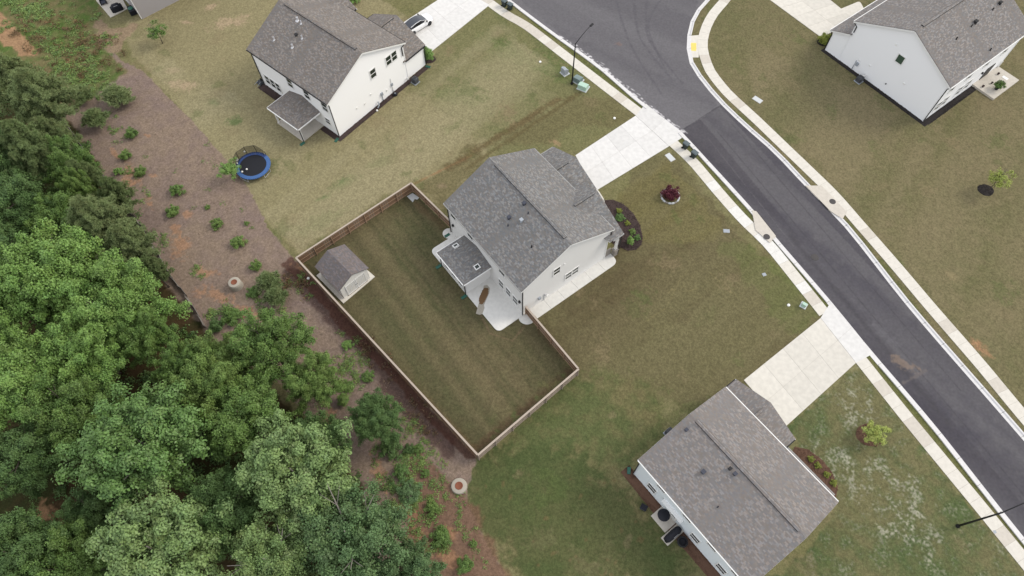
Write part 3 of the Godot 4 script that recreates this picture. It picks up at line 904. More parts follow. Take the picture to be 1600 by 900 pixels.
	cv.poly(PV([Vector2(-61.45, -85.33), Vector2(-58.01, -83.17), Vector2(-55.00, -84.45), Vector2(-55.59, -81.07), Vector2(-55.53, -77.14), Vector2(-59.96, -79.88)]), c.call(150, 126, 104), 1.0, 0.85, 0.8)
	# wood floor
	cv.poly(PV([Vector2(-80.20, -76.57), Vector2(-66.42, -73.67), Vector2(-59.41, -65.15), Vector2(-48.89, -51.13), Vector2(-36.67, -34.76), Vector2(-26.67, -26.80), Vector2(-15.92, -15.62), Vector2(-12.61, -5.51), Vector2(-52.76, -3.56)]), c.call(76, 58, 40), 1.4, 0.95, 0.5)
	cv.poly(PV([Vector2(-80.20, -76.57), Vector2(-66.42, -73.67), Vector2(-59.41, -65.15), Vector2(-48.89, -51.13), Vector2(-36.67, -34.76), Vector2(-26.67, -26.80), Vector2(-15.92, -15.62), Vector2(-12.61, -5.51), Vector2(-52.76, -3.56)]), c.call(54, 60, 32), 1.4, 0.85, 0.9, 0.0, 0.0, 3.0)
	# bare clay
	for b in [[Vector2(-48.94, -56.18), 2.2, 0.8, 0.9], [Vector2(-49.18, -54.84), 1.2, 0.7, 0.9], [Vector2(-45.65, -51.74), 1.4, 0.6, 0.9], [Vector2(-40.33, -49.45), 1.0, 0.6, 0.4], [Vector2(-40.28, -44.76), 2.4, 1.2, 0.9], [Vector2(-41.17, -47.09), 1.5, 0.6, 0.9], [Vector2(-36.45, -41.08), 1.5, 0.8, 0.3], [Vector2(-34.72, -38.03), 2.6, 1.0, 0.3], [Vector2(-30.19, -35.42), 2.6, 0.9, 0.3], [Vector2(-45.90, -55.58), 0.7, 0.4, 0.2], [Vector2(-51.85, -59.42), 1.2, 0.4, 0.9], [Vector2(-48.17, -62.38), 0.7, 0.3, 0.5], [Vector2(-14.10, -17.19), 2.0, 0.8, 1.2], [Vector2(-10.64, -13.64), 2.2, 1.0, 0.7], [Vector2(-9.21, -9.99), 2.0, 0.8, 1.0], [Vector2(-6.44, -11.00), 0.9, 0.5, 1.0], [Vector2(-19.61, -22.70), 1.4, 0.9, 1.2], [Vector2(-6.69, -8.78), 1.8, 0.8, 0.9], [Vector2(-25.06, -41.25), 1.2, 0.5, 0.5], [Vector2(-32.58, -45.21), 0.5, 0.4, 0.0], [Vector2(-62.59, -76.07), 2.0, 0.5, 0.8], [Vector2(-46.70, -13.74), 1.8, 1.0, 0.4]]:
		cv.blob(b[0], b[1], b[2], b[3], c.call(176, 132, 100), 0.6, 1.7)

# ------------------------------------------------------------------ houses: local x runs along the ridge (u), -z from rear to front (v)
func P(u: float, v: float, h: float) -> Vector3:
	return Vector3(u, h, -v)

func roof_plane(st: SurfaceTool, pts: Array, thick := 0.16, shift := Vector2.ZERO) -> void:   # convex, counter-clockwise from above; first edge is the eave
	var n: Vector3 = (pts[1] - pts[0]).cross(pts[2] - pts[0]).normalized()
	var e: Vector3 = (pts[1] - pts[0]).normalized()
	if absf(n.dot(UP)) < 0.999:
		e = UP.cross(n).normalized()
	var s := n.cross(e)
	var o: Vector3 = pts[0]
	var emit := func(p: Vector3):
		st.set_uv(Vector2((p - o).dot(e), (p - o).dot(s)) + shift)
		st.add_vertex(p)
	for i in range(1, pts.size() - 1):
		emit.call(pts[0]); emit.call(pts[i + 1]); emit.call(pts[i])
	var d := n * -thick
	for i in range(1, pts.size() - 1):
		emit.call(pts[0] + d); emit.call(pts[i] + d); emit.call(pts[i + 1] + d)
	for i in pts.size():
		var a: Vector3 = pts[i]
		var b: Vector3 = pts[(i + 1) % pts.size()]
		emit.call(a + d); emit.call(b); emit.call(b + d)
		emit.call(a + d); emit.call(a); emit.call(b)

func siding_wall(st: SurfaceTool, o: Vector3, right: Vector3, poly: PackedVector2Array, course := 0.19) -> void:   # lapped boards, each thicker at its lower edge
	var n := right.cross(UP).normalized()
	var top := 0.0
	for q in poly:
		top = maxf(top, q.y)
	var y0 := 0.0
	while y0 < top:
		var y1 := y0 + course
		for piece in Geometry2D.intersect_polygons(poly, PV([Vector2(-50, y0), Vector2(50, y0), Vector2(50, y1), Vector2(-50, y1)])):
			var p: PackedVector2Array = piece
			if area2(p) < 0.0:
				p.reverse()
			var v := []
			for q in p:
				v.append(o + right * q.x + UP * q.y + n * 0.022 * (1.0 - (q.y - y0) / course))
			for i in range(1, v.size() - 1):
				tri(st, v[0], v[i], v[i + 1])
			for i in p.size():
				var a := p[i]
				var b := p[(i + 1) % p.size()]
				if absf(a.y - y0) < 0.001 and absf(b.y - y0) < 0.001:
					var fa := o + right * a.x + UP * a.y
					var fb := o + right * b.x + UP * b.y
					quad(st, fa, fb, fb + n * 0.022, fa + n * 0.022)
		y0 = y1

func wall(parent: Node3D, o: Vector3, right: Vector3, poly: PackedVector2Array, m: String) -> void:
	var st := mb()
	siding_wall(st, o, right, poly)
	part("wall", st, M[m], parent)

func rect(w: float, h: float) -> PackedVector2Array:
	return PV([Vector2(0, 0), Vector2(w, 0), Vector2(w, h), Vector2(0, h)])

func window(parent: Node3D, c: Vector3, right: Vector3, w: float, h: float, trim := "trim_white", glass := "window_glass", sashes := 2, called := "window") -> MeshInstance3D:   # c is the middle of the opening on the wall
	var n := right.cross(UP).normalized()
	var bs := Basis(right, UP, n)
	var st := mb()
	var t := 0.09
	for s in [-1, 1]:
		box(st, c + right * s * (w + t) * 0.5 + n * 0.04, Vector3(t, h + 2 * t, 0.09), bs)
		box(st, c + UP * s * (h + t) * 0.5 + n * 0.043, Vector3(w, t, 0.09), bs)
	if sashes == 2:
		box(st, c + n * 0.04, Vector3(w, 0.06, 0.08), bs)
	var f := part(called, st, M[trim], parent)
	for k in sashes:
		st = mb()
		var ph := h / sashes - (0.05 if sashes == 2 else 0.0)
		box(st, c + UP * (h * (k + 0.5) / sashes - h * 0.5) + n * 0.028, Vector3(w - 0.02, ph, 0.012), bs)
		part("pane", st, M[glass], f)
	return f

func downspout(parent: Node3D, top: Vector3, foot: Vector3, m := "black_metal") -> void:
	var st := mb()
	var knee := Vector3(foot.x, top.y - 0.45, foot.z)
	bar(st, top, knee, 0.09, 0.08, Vector3(0.3, 0, 0.9))
	bar(st, knee, foot + UP * 0.15, 0.1, 0.09, Vector3(1, 0, 0.1))
	part("downspout", st, M[m], parent)

func vent_pipe(parent: Node3D, at: Vector3, hgt: float, r: float, m: String, hood := false) -> void:
	var st := mb()
	lathe(st, [Vector2(r * 2.4, -0.12), Vector2(r * 1.1, 0.06)], 10, at)
	if hood:
		box(st, at + UP * hgt * 0.5, Vector3(r * 3.2, hgt, r * 3.2))
		box(st, at + UP * (hgt + 0.03), Vector3(r * 4.4, 0.05, r * 4.4))
	else:
		lathe(st, [Vector2(r, 0.0), Vector2(r, hgt), Vector2(r * 0.8, hgt), Vector2(r * 0.8, hgt - 0.1), Vector2(0, hgt - 0.1)], 10, at)
	part("roof_vent", st, M[m], parent)

func ridge_vent(parent: Node3D, a: Vector3, b: Vector3, m: String, w := 0.42) -> void:
	var st := mb()
	bar(st, a + UP * 0.0, b + UP * 0.0, w, 0.09)
	var v := part("ridge_vent", st, M.vent_dark, parent)
	st = mb()
	var d := (b - a).normalized()
	var side := d.cross(UP).normalized()
	for s in [-1.0, 1.0]:
		var e: Vector3 = side * s
		roof_plane(st, [a + e * w * 0.44 + UP * 0.055, b + e * w * 0.44 + UP * 0.055, b + UP * 0.125, a + UP * 0.125] if s > 0 else [b + e * w * 0.44 + UP * 0.055, a + e * w * 0.44 + UP * 0.055, a + UP * 0.125, b + UP * 0.125], 0.02)
	part("ridge_cap", st, M[m], v)

# the body of a house: lapped walls, two slopes, fascia, gutters, rakes
func house(called: String, label: String, o: Vector2, a: float, L: float, Dr: float, D: float, he: float, hr: float, wm: String, rm: String, trim: String, og := 0.3, oe := 0.4, vent := Vector2(1.2, -1.0)) -> Node3D:
	var H := thing(called, label, "house", Vector3(o.x, 0, o.y), -a)
	var pr := (hr - he) / Dr
	var pf := (hr - he) / (D - Dr)
	var st := mb()
	roof_plane(st, [P(0, 0, he), P(L, 0, he), P(L, Dr, hr), P(0, Dr, hr)])
	part("roof", st, M[rm], H)
	st = mb()
	roof_plane(st, [P(L, D, he), P(0, D, he), P(0, Dr, hr), P(L, Dr, hr)], 0.16, Vector2(3.3, 1.7))
	part("roof", st, M[rm], H)
	var hw := he + pr * oe - 0.2
	var hf := he + pf * oe - 0.2
	var W := D - 2 * oe
	var X := Vector3(1, 0, 0)
	var Z := Vector3(0, 0, 1)
	wall(H, P(og, oe, 0), X, rect(L - 2 * og, hw), wm)
	wall(H, P(L - og, D - oe, 0), -X, rect(L - 2 * og, hf), wm)
	wall(H, P(L - og, oe, 0), -Z, PV([Vector2(0, 0), Vector2(W, 0), Vector2(W, hf), Vector2(Dr - oe, hr - 0.2), Vector2(0, hw)]), wm)
	wall(H, P(og, D - oe, 0), Z, PV([Vector2(0, 0), Vector2(W, 0), Vector2(W, hw), Vector2(D - oe - Dr, hr - 0.2), Vector2(0, hf)]), wm)
	# corner boards
	for q in [[og, oe, hw], [L - og, oe, hw], [og, D - oe, hf], [L - og, D - oe, hf]]:
		st = mb()
		box(st, P(q[0], q[1], q[2] * 0.5), Vector3(0.13, q[2] - 0.02, 0.13))
		part("corner_board", st, M[wm], H)
	# eaves and rakes
	for q in [[-0.06, he], [D + 0.06, he]]:
		st = mb()
		box(st, P(L * 0.5, q[0], q[1] - 0.1), Vector3(L - 0.1, 0.12, 0.1))
		part("gutter", st, M[trim], H)
	for u in [0.02, L - 0.02]:
		st = mb()
		bar(st, P(u, -0.02, he - 0.2), P(u, Dr, hr - 0.2), 0.07, 0.2)
		bar(st, P(u, D + 0.02, he - 0.2), P(u, Dr, hr - 0.2), 0.07, 0.2)
		part("rake_board", st, M.trim_white, H)
	# soffits close the eaves
	st = mb()
	box(st, P(L * 0.5, oe * 0.5 + 0.02, he - 0.19), Vector3(L - 0.2, 0.03, oe - 0.05))
	box(st, P(L * 0.5, D - oe * 0.5 - 0.02, he - 0.19), Vector3(L - 0.2, 0.03, oe - 0.05))
	part("soffit", st, M.trim_white, H)
	ridge_vent(H, P(vent.x, Dr, hr), P(L + vent.y, Dr, hr), rm)
	return H

# a gabled wing in front: ridge along v at u = um, eaves at u0 and u1
func wing(H: Node3D, u0: float, u1: float, v0: float, v1: float, he: float, hr: float, wm: String, rm: String, walls: Array, vent := Vector2.ZERO, ve := -1.0) -> void:
	var um := (u0 + u1) * 0.5
	if ve < 0.0:
		ve = v0
	var st := mb()
	roof_plane(st, [P(u1, ve, he), P(u1, v1, he), P(um, v1, hr), P(um, v0, hr)], 0.15, Vector2(1.1, 2.3))
	part("wing_roof", st, M[rm], H)
	st = mb()
	roof_plane(st, [P(u0, v1, he), P(u0, ve, he), P(um, v0, hr), P(um, v1, hr)], 0.15, Vector2(4.7, 0.6))
	part("wing_roof", st, M[rm], H)
	st = mb()
	bar(st, P(u0 - 0.02, v1 - 0.02, he - 0.19), P(um, v1 - 0.02, hr - 0.19), 0.07, 0.18)
	bar(st, P(u1 + 0.02, v1 - 0.02, he - 0.19), P(um, v1 - 0.02, hr - 0.19), 0.07, 0.18)
	part("rake_board", st, M.trim_white, H)
	for u in [u0 - 0.06, u1 + 0.06]:
		st = mb()
		box(st, P(u, (ve + v1) * 0.5 + 0.1, he - 0.1), Vector3(0.11, 0.12, v1 - ve - 0.4))
		part("gutter", st, M.black_metal if wm != "siding_grey" else M.gutter_grey, H)
	var a := u0 + 0.3
	var b := u1 - 0.3
	var hw := he - 0.1 + 0.3 * (hr - he) / (um - u0) - 0.1
	if walls.size() > 0:
		wall(H, P(b, v1 - 0.3, 0), Vector3(-1, 0, 0), PV([Vector2(0, 0), Vector2(b - a, 0), Vector2(b - a, hw), Vector2((b - a) * 0.5, hr - 0.2), Vector2(0, hw)]), wm)
		wall(H, P(b, ve, 0), Vector3(0, 0, -1), rect(v1 - ve - 0.3, hw), wm)
		wall(H, P(a, v1 - 0.3, 0), Vector3(0, 0, 1), rect(v1 - ve - 0.3, hw), wm)
		st = mb()
		var x := (a + b) * 0.5
		for k in 4:
			box(st, P(x, v1 - 0.28, 0.3 + k * 0.56), Vector3(4.9, 0.53, 0.06))
		part("garage_door", st, M.door_white, H)
	if vent.y > vent.x:
		ridge_vent(H, P(um, vent.x, hr), P(um, vent.y, hr), rm, 0.3)

# a low hipped roof against the rear wall (porch or sun room)
func hip(H: Node3D, u0: float, u1: float, um: float, v0: float, v1: float, he: float, hr: float, rm: String) -> void:
	var e := P(um, v0 + 2.2, hr - 0.02)
	var st := mb()
	roof_plane(st, [P(u0, v0, he), P(u1, v0, he), e], 0.14)
	part("porch_roof", st, M[rm], H)
	st = mb()
	roof_plane(st, [P(u1, v0, he), P(u1, v1, he), P(um, v1, hr), e], 0.14)
	part("porch_roof", st, M[rm], H)
	st = mb()
	roof_plane(st, [P(u0, v1, he), P(u0, v0, he), e, P(um, v1, hr)], 0.14)
	part("porch_roof", st, M[rm], H)
	st = mb()
	box(st, P((u0 + u1) * 0.5, v0 - 0.06, he - 0.1), Vector3(u1 - u0 - 0.1, 0.12, 0.11))
	for u in [u0 - 0.05, u1 + 0.05]:
		box(st, P(u, (v0 + v1) * 0.5 - 0.05, he - 0.1), Vector3(0.1, 0.14, v1 - v0 - 0.1))
	part("fascia", st, M.trim_white, H)

func wall_box(H: Node3D, c: Vector3, s: Vector3, m: String, called := "meter_box") -> void:
	var st := mb()
	box(st, c, s)
	part(called, st, M[m], H)

func conduit(H: Node3D, a: Vector3, b: Vector3, r: float, m: String) -> void:
	var st := mb(true)
	tube(st, [a, b], [r, r], 6)
	part("pipe", st, M[m], H)

func houses() -> void:
	var X := Vector3(1, 0, 0)
	var Z := Vector3(0, 0, 1)
	# ---- the middle house with the fenced yard
	var L := 14.579
	var H := house("grey_house", "grey sided two storey house with the fenced back yard in the middle", Vector2(-7.617, -45.913), 0.94, L, 6.6, 13.087, 6.237, 9.361, "siding_grey", "roof_grey", "gutter_grey")
	wing(H, -0.3, 7.95, 12.45, 16.5, 3.75, 5.7, "siding_grey", "roof_grey", [1], Vector2(13.4, 15.3))
	wing(H, 5.0, 15.0, 8.6, 14.35, 4.75, 7.4, "siding_grey", "roof_grey", [], Vector2(11.0, 13.9), 12.45)
	# front porch under the second gable: gable end, beam and columns
	wall(H, P(14.6, 14.0, 4.3), -X, PV([Vector2(0, 0), Vector2(9.2, 0), Vector2(9.2, 0.25), Vector2(4.6, 2.75), Vector2(0, 0.25)]), "siding_grey")
	wall_box(H, P(9.8, 14.0, 4.2), Vector3(9.6, 0.3, 0.24), "trim_white", "porch_beam")
	wall_box(H, P(14.6, 13.3, 4.2), Vector3(0.24, 0.3, 1.5), "trim_white", "porch_beam")
	for u in [8.4, 14.6]:
		var st := mb()
		box(st, P(u, 14.0, 2.6), Vector3(0.26, 2.9, 0.26))
		var col := part("column", st, M.trim_white, H)
		st = mb()
		box(st, P(u, 14.0, 0.58), Vector3(0.55, 1.16, 0.55))
		box(st, P(u, 14.0, 1.19), Vector3(0.64, 0.07, 0.64))
		part("stone_base", st, M.stone, col)
	wall_box(H, P(14.2, 13.2, 0.62), Vector3(0.2, 1.2, 0.9), "stone", "stone_facing")
	downspout(H, P(L - 0.05, 13.1, 6.1), P(L - 0.16, 12.9, 4.75))
	downspout(H, P(14.95, 14.3, 4.7), P(14.85, 14.3, 0.0))
	downspout(H, P(14.5, -0.06, 6.1), P(14.42, 0.3, 0.0))
	downspout(H, P(0.1, -0.06, 6.1), P(0.18, 0.28, 0.0))
	# gable windows
	window(H, P(14.28, 5.1, 4.95), -Z, 0.86, 1.25)
	window(H, P(14.28, 7.0, 1.95), -Z, 0.86, 1.25)
	window(H, P(14.28, 8.0, 1.95), -Z, 0.86, 1.25)
	wall_box(H, P(14.34, 6.2, 5.4), Vector3(0.1, 0.16, 0.16), "white_plastic", "wall_vent")
	wall_box(H, P(14.4, 2.75, 1.35), Vector3(0.2, 0.45, 0.32), "utility_grey")
	wall_box(H, P(14.36, 3.7, 1.1), Vector3(0.14, 0.3, 0.2), "vent_steel")
	wall_box(H, P(14.36, 3.95, 0.6), Vector3(0.14, 0.2, 0.3), "white_plastic")
	conduit(H, P(14.36, 3.45, 0.1), P(14.36, 3.45, 1.5), 0.035, "utility_grey")
	# rear windows
	for u in [10.35, 11.7, 13.0]:
		window(H, P(u, 0.4, 1.55), X, 0.86, 1.4)
	for u in [1.15, 4.57, 10.6]:
		window(H, P(u, 0.4, 4.75), X, 1.0, 1.35)
	wall_box(H, P(13.87, 0.28, 2.55), Vector3(0.22, 0.34, 0.2), "black_metal", "wall_light")
	wall_box(H, P(0.9, 0.28, 2.4), Vector3(0.22, 0.34, 0.2), "black_metal", "wall_light")
	# roof vents
	vent_pipe(H, P(7.36, 5.93, 9.05), 0.3, 0.09, "vent_blue", true)
	vent_pipe(H, P(7.3, 3.9, 8.08), 0.3, 0.09, "vent_blue", true)
	vent_pipe(H, P(8.6, 4.6, 8.42), 0.34, 0.09, "utility_grey", true)
	vent_pipe(H, P(7.85, 3.35, 7.82), 0.3, 0.06, "vent_blue")
	vent_pipe(H, P(8.5, 5.6, 8.88), 0.3, 0.06, "vent_blue")
	vent_pipe(H, P(11.64, 3.65, 7.96), 0.3, 0.07, "vent_dark")
	# sun room at the rear
	hip(H, 3.15, 8.55, 5.75, -3.5, 0.38, 2.95, 3.85, "roof_grey")
	wall(H, P(8.2, -3.15, 0), -Z, rect(3.55, 2.85), "siding_grey")
	wall(H, P(3.5, -3.15, 0), X, rect(4.7, 2.85), "siding_grey")
	wall(H, P(3.5, 0.4, 0), Z, rect(3.55, 2.85), "siding_grey")
	for u in [4.45, 5.85, 7.25]:
		window(H, P(u, -3.15, 1.45), X, 0.8, 1.5)
	downspout(H, P(8.45, -3.5, 2.85), P(8.3, -3.3, 0.0))
	downspout(H, P(3.3, -3.5, 2.85), P(3.4, -3.3, 0.0))
	for q in [[3.95, -1.35, 0.33], [7.72, -1.05, -0.33]]:
		var st := mb()
		var bs := Basis(Vector3(0, 0, 1), q[2])
		var y := 3.33
		var c := P(q[0], q[1], y)
		for s in [-1, 1]:
			box(st, c + bs.x * s * 0.24, Vector3(0.1, 0.2, 0.66), bs)
			box(st, c + bs.z * s * 0.28, Vector3(0.38, 0.2, 0.1), bs)
		var sk := part("skylight", st, M.trim_white, H)
		st = mb()
		box(st, c + bs.y * 0.03, Vector3(0.4, 0.04, 0.46), bs)
		part("pane", st, M.window_glass, sk)

	# ---- upper left house: white, black trim
	L = 15.441
	H = house("white_house", "white two storey house with black downspouts and a covered back porch, beside the trampoline lawn", Vector2(-34.285, -71.078), 0.707, L, 6.99, 14.082, 6.484, 9.788, "siding_white", "roof_brown", "black_metal")
	wing(H, 5.3, 15.3, 13.3, 17.6, 3.5, 5.9, "siding_white", "roof_brown", [1], Vector2(14.2, 16.9))
	wing(H, 0.6, 5.2, 10.4, 15.0, 6.0, 7.3, "siding_white", "roof_brown", [], Vector2.ZERO, 13.6)
	window(H, P(15.14, 8.05, 5.4), -Z, 0.9, 1.35, "trim_white")
	window(H, P(15.14, 10.95, 5.5), -Z, 0.85, 1.35)
	window(H, P(15.14, 12.0, 5.5), -Z, 0.85, 1.35)
	for u in [1.5, 2.6, 3.7]:
		window(H, P(u, 0.4, 1.7), X, 0.85, 1.5)
	for u in [7.4, 10.65, 14.0]:
		window(H, P(u, 0.4, 4.75), X, 1.0, 1.4)
	window(H, P(13.6, 0.4, 1.9), X, 0.85, 1.0)
	downspout(H, P(0.1, -0.06, 6.3), P(0.2, 0.28, 0))
	downspout(H, P(15.35, -0.06, 6.3), P(15.24, 0.3, 0))
	downspout(H, P(15.35, 14.1, 6.3), P(15.25, 13.4, 4.35))
	downspout(H, P(15.3, 17.5, 3.4), P(15.15, 17.35, 0))
	for q in [[5.6, 1.9], [6.9, 2.6], [9.6, 1.2], [4.2, 2.2]]:
		wall_box(H, P(15.2, q[0], q[1]), Vector3(0.1, 0.2, 0.2), "white_plastic", "wall_vent")
	wall_box(H, P(15.24, 8.6, 1.3), Vector3(0.2, 0.5, 0.34), "utility_grey")
	wall_box(H, P(15.24, 10.6, 1.5), Vector3(0.16, 0.4, 0.3), "utility_grey")
	conduit(H, P(15.22, 10.6, 0.1), P(15.22, 10.6, 2.6), 0.045, "white_plastic")
	conduit(H, P(15.22, 8.6, 0.1), P(15.22, 8.6, 1.5), 0.045, "utility_grey")
	conduit(H, P(15.24, 13.2, 0.5), P(15.5, 13.4, 0.75), 0.09, "white_plastic")
	for q in [[4.4, 6.2, 9.42, 0.15], [5.16, 6.1, 9.37, 0.1], [3.0, 2.8, 7.81, 0.1], [6.6, 4.73, 8.72, 0.1], [6.1, 3.27, 8.03, 0.12]]:
		vent_pipe(H, P(q[0], q[1], q[2]), 0.42, q[3], "vent_steel")
	vent_pipe(H, P(5.6, 4.6, 8.66), 0.2, 0.09, "vent_dark", true)
	# covered porch
	hip(H, 6.45, 12.45, 9.3, -3.5, 0.38, 2.85, 3.8, "roof_brown")
	var ps := mb()
	prism(ps, PV([Vector2(6.9, 3.3), Vector2(12.1, 3.3), Vector2(12.1, -0.35), Vector2(6.9, -0.35)]), -0.05, 0.12)
	part("porch_slab", ps, M.slab_cream, H)
	for u in [7.05, 11.95]:
		var st := mb()
		box(st, P(u, -3.1, 1.4), Vector3(0.2, 2.6, 0.2))
		part("porch_post", st, M.trim_white, H)
	wall_box(H, P(9.5, -3.1, 2.66), Vector3(5.1, 0.26, 0.2), "trim_white", "porch_beam")
	wall_box(H, P(11.95, -1.4, 2.66), Vector3(0.2, 0.26, 3.2), "trim_white", "porch_beam")
	wall_box(H, P(7.05, -1.4, 2.66), Vector3(0.2, 0.26, 3.2), "trim_white", "porch_beam")
	wall_box(H, P(9.4, 0.36, 1.15), Vector3(1.0, 2.05, 0.06), "dark_frame", "rear_door")
	downspout(H, P(12.4, -3.5, 2.8), P(12.16, -3.25, 0))

	# ---- lower right house
	L = 14.065
	H = house("blue_grey_house", "blue grey sided house with a broad taupe roof at the lower right", Vector2(11.51, -16.279), 0.929, L, 6.17, 11.704, 5.831, 7.9, "siding_blue", "roof_taupe", "trim_white", 0.3, 0.4, Vector2(0.9, -0.8))
	wing(H, -0.15, 7.8, 11.2, 14.45, 3.2, 4.95, "siding_blue", "roof_taupe", [1], Vector2(12.0, 13.4))
	var fs := mb()
	roof_plane(fs, [P(13.75, 13.25, 3.0), P(7.6, 13.25, 3.0), P(7.6, 11.2, 3.7), P(13.75, 11.2, 3.7)], 0.14)
	part("porch_roof", fs, M.roof_taupe, H)
	wall_box(H, P(10.7, 13.32, 2.92), Vector3(6.1, 0.1, 0.1), "gutter_grey", "gutter")
	for u in [7.9, 10.7, 13.5]:
		wall_box(H, P(u, 12.95, 1.4), Vector3(0.2, 2.8, 0.2), "trim_white", "column")
	wall_box(H, P(10.7, 12.3, 0.03), Vector3(6.0, 0.16, 1.9), "concrete_cream", "porch_slab")
	for u in [2.5, 8.4, 11.8]:
		window(H, P(u, 0.4, 1.65), X, 1.0, 1.4, "trim_white", "window_glass")
	for u in [3.2, 6.6, 9.8, 12.75]:
		window(H, P(u, 0.4, 4.4), X, 1.0, 1.35)
	window(H, P(4.85, 0.4, 1.75), X, 0.6, 0.9, "trim_white", "window_glass", 1)
	wall_box(H, P(5.7, 0.34, 1.15), Vector3(0.9, 2.05, 0.08), "door_white", "rear_door")
	window(H, P(5.7, 0.3, 1.6), X, 0.5, 0.7, "door_white", "window_glass", 1, "door_window")
	wall_box(H, P(5.3, 0.2, 2.62), Vector3(2.6, 0.06, 0.5), "trim_white", "door_canopy")
	wall_box(H, P(4.1, 0.3, 2.2), Vector3(0.16, 0.3, 0.18), "black_metal", "wall_light")
	wall_box(H, P(12.9, 0.34, 2.3), Vector3(0.16, 0.16, 0.14), "white_plastic", "wall_vent")
	downspout(H, P(0.12, -0.06, 5.7), P(0.2, 0.3, 0))
	vent_pipe(H, P(0.9, 4.9, 7.46), 0.24, 0.07, "vent_blue", true)
	vent_pipe(H, P(4.6, 3.5, 6.98), 0.3, 0.09, "vent_blue", true)
	vent_pipe(H, P(7.6, 2.45, 6.6), 0.3, 0.06, "vent_blue")
	vent_pipe(H, P(5.9, 5.4, 7.6), 0.26, 0.07, "vent_dark", true)
	vent_pipe(H, P(6.5, 5.4, 7.6), 0.3, 0.08, "vent_blue", true)

	# ---- upper right house
	L = 17.254
	H = house("pale_grey_house", "large pale grey house with one square gable window at the upper right", Vector2(55.255, -61.625), -0.623, L, 7.583, 15.195, 6.536, 10.153, "siding_pale", "roof_warm", "trim_white", 0.3, 0.4, Vector2(1.4, -0.6))
	window(H, P(0.3, 7.35, 5.55), Z, 0.95, 1.15, "trim_white", "green_glass", 1)
	fs = mb()
	roof_plane(fs, [P(11.0, 17.65, 3.4), P(0.0, 17.65, 3.4), P(0.0, 14.7, 4.65), P(11.0, 14.7, 4.65)], 0.15)
	part("porch_roof", fs, M.roof_warm, H)
	wall_box(H, P(5.5, 17.72, 3.3), Vector3(10.9, 0.12, 0.12), "trim_white", "gutter")
	fs = mb()
	bar(fs, P(0.03, 17.66, 3.2), P(0.03, 14.75, 4.45), 0.07, 0.2)
	part("rake_board", fs, M.trim_white, H)
	wall(H, P(0.3, 17.2, 0), Z, PV([Vector2(0, 0), Vector2(2.42, 0), Vector2(2.42, 4.3), Vector2(0, 3.35)]), "siding_pale")
	wall(H, P(6.0, 17.2, 0), -X, rect(5.7, 3.3), "siding_pale")
	wall(H, P(6.0, 14.8, 0), -Z, rect(2.4, 3.3), "siding_pale")
	fs = mb()
	for k in 4:
		box(fs, P(3.1, 17.24, 0.3 + k * 0.56), Vector3(4.6, 0.53, 0.06))
	part("garage_door", fs, M.door_white, H)
	for u in [8.4, 10.7]:
		wall_box(H, P(u, 17.35, 1.65), Vector3(0.28, 3.3, 0.28), "trim_white", "column")
	downspout(H, P(0.1, 15.2, 6.3), P(0.2, 14.6, 4.75))
	downspout(H, P(0.1, 17.66, 3.25), P(0.22, 17.28, 0))
	downspout(H, P(0.1, -0.06, 6.4), P(0.22, 0.3, 0))
	for q in [[8.8, 6.9], [10.4, 2.2], [5.2, 3.0], [12.0, 1.9]]:
		wall_box(H, P(0.24, q[0], q[1]), Vector3(0.1, 0.2, 0.24), "white_plastic", "wall_vent")
	conduit(H, P(0.15, 10.2, 0.7), P(-0.3, 10.3, 0.7), 0.08, "white_plastic")
	wall_box(H, P(0.16, 12.0, 1.3), Vector3(0.2, 0.5, 0.34), "utility_grey")
	conduit(H, P(0.18, 12.35, 0.1), P(0.18, 12.35, 1.7), 0.045, "utility_grey")
	wall_box(H, P(0.2, 7.2, 1.4), Vector3(0.12, 0.14, 0.14), "black_metal", "wall_light")
	for u in [1.9, 3.4, 6.4, 8.3]:
		window(H, P(u, 0.4, 1.8), X, 0.95, 1.5)
	for u in [2.6, 6.2, 10.0, 14.0]:
		window(H, P(u, 0.4, 4.7), X, 0.95, 1.4)
	wall_box(H, P(13.2, 0.34, 1.2), Vector3(1.8, 2.1, 0.08), "dark_frame", "rear_door")
	wall_box(H, P(11.0, 0.28, 2.3), Vector3(0.16, 0.3, 0.2), "black_metal", "wall_light")
	for q in [[14.6, 4.7, 8.75, 0.1], [13.0, 4.6, 8.7, 0.08], [9.2, 4.5, 8.66, 0.11], [8.3, 4.4, 8.6, 0.07], [5.0, 4.2, 8.52, 0.08], [8.9, 0.9, 6.95, 0.08]]:
		vent_pipe(H, P(q[0], q[1], q[2]), 0.34, q[3], "vent_dark", q[3] > 0.09)

	# ---- the corner of a grey house at the upper left
	L = 15.0
	H = house("grey_house_corner", "mid grey gabled house cut off by the upper left edge of the photo", Vector2(-64.39, -96.0), 0.852, L, 6.6, 13.2, 6.2, 9.3, "siding_mid", "roof_brown", "trim_white")
	downspout(H, P(14.95, -0.06, 6.1), P(14.8, 0.26, 0), "trim_white")
	window(H, P(11.0, 0.4, 1.7), X, 1.0, 1.4)
	window(H, P(14.7, 6.6, 4.9), -Z, 0.9, 1.3)

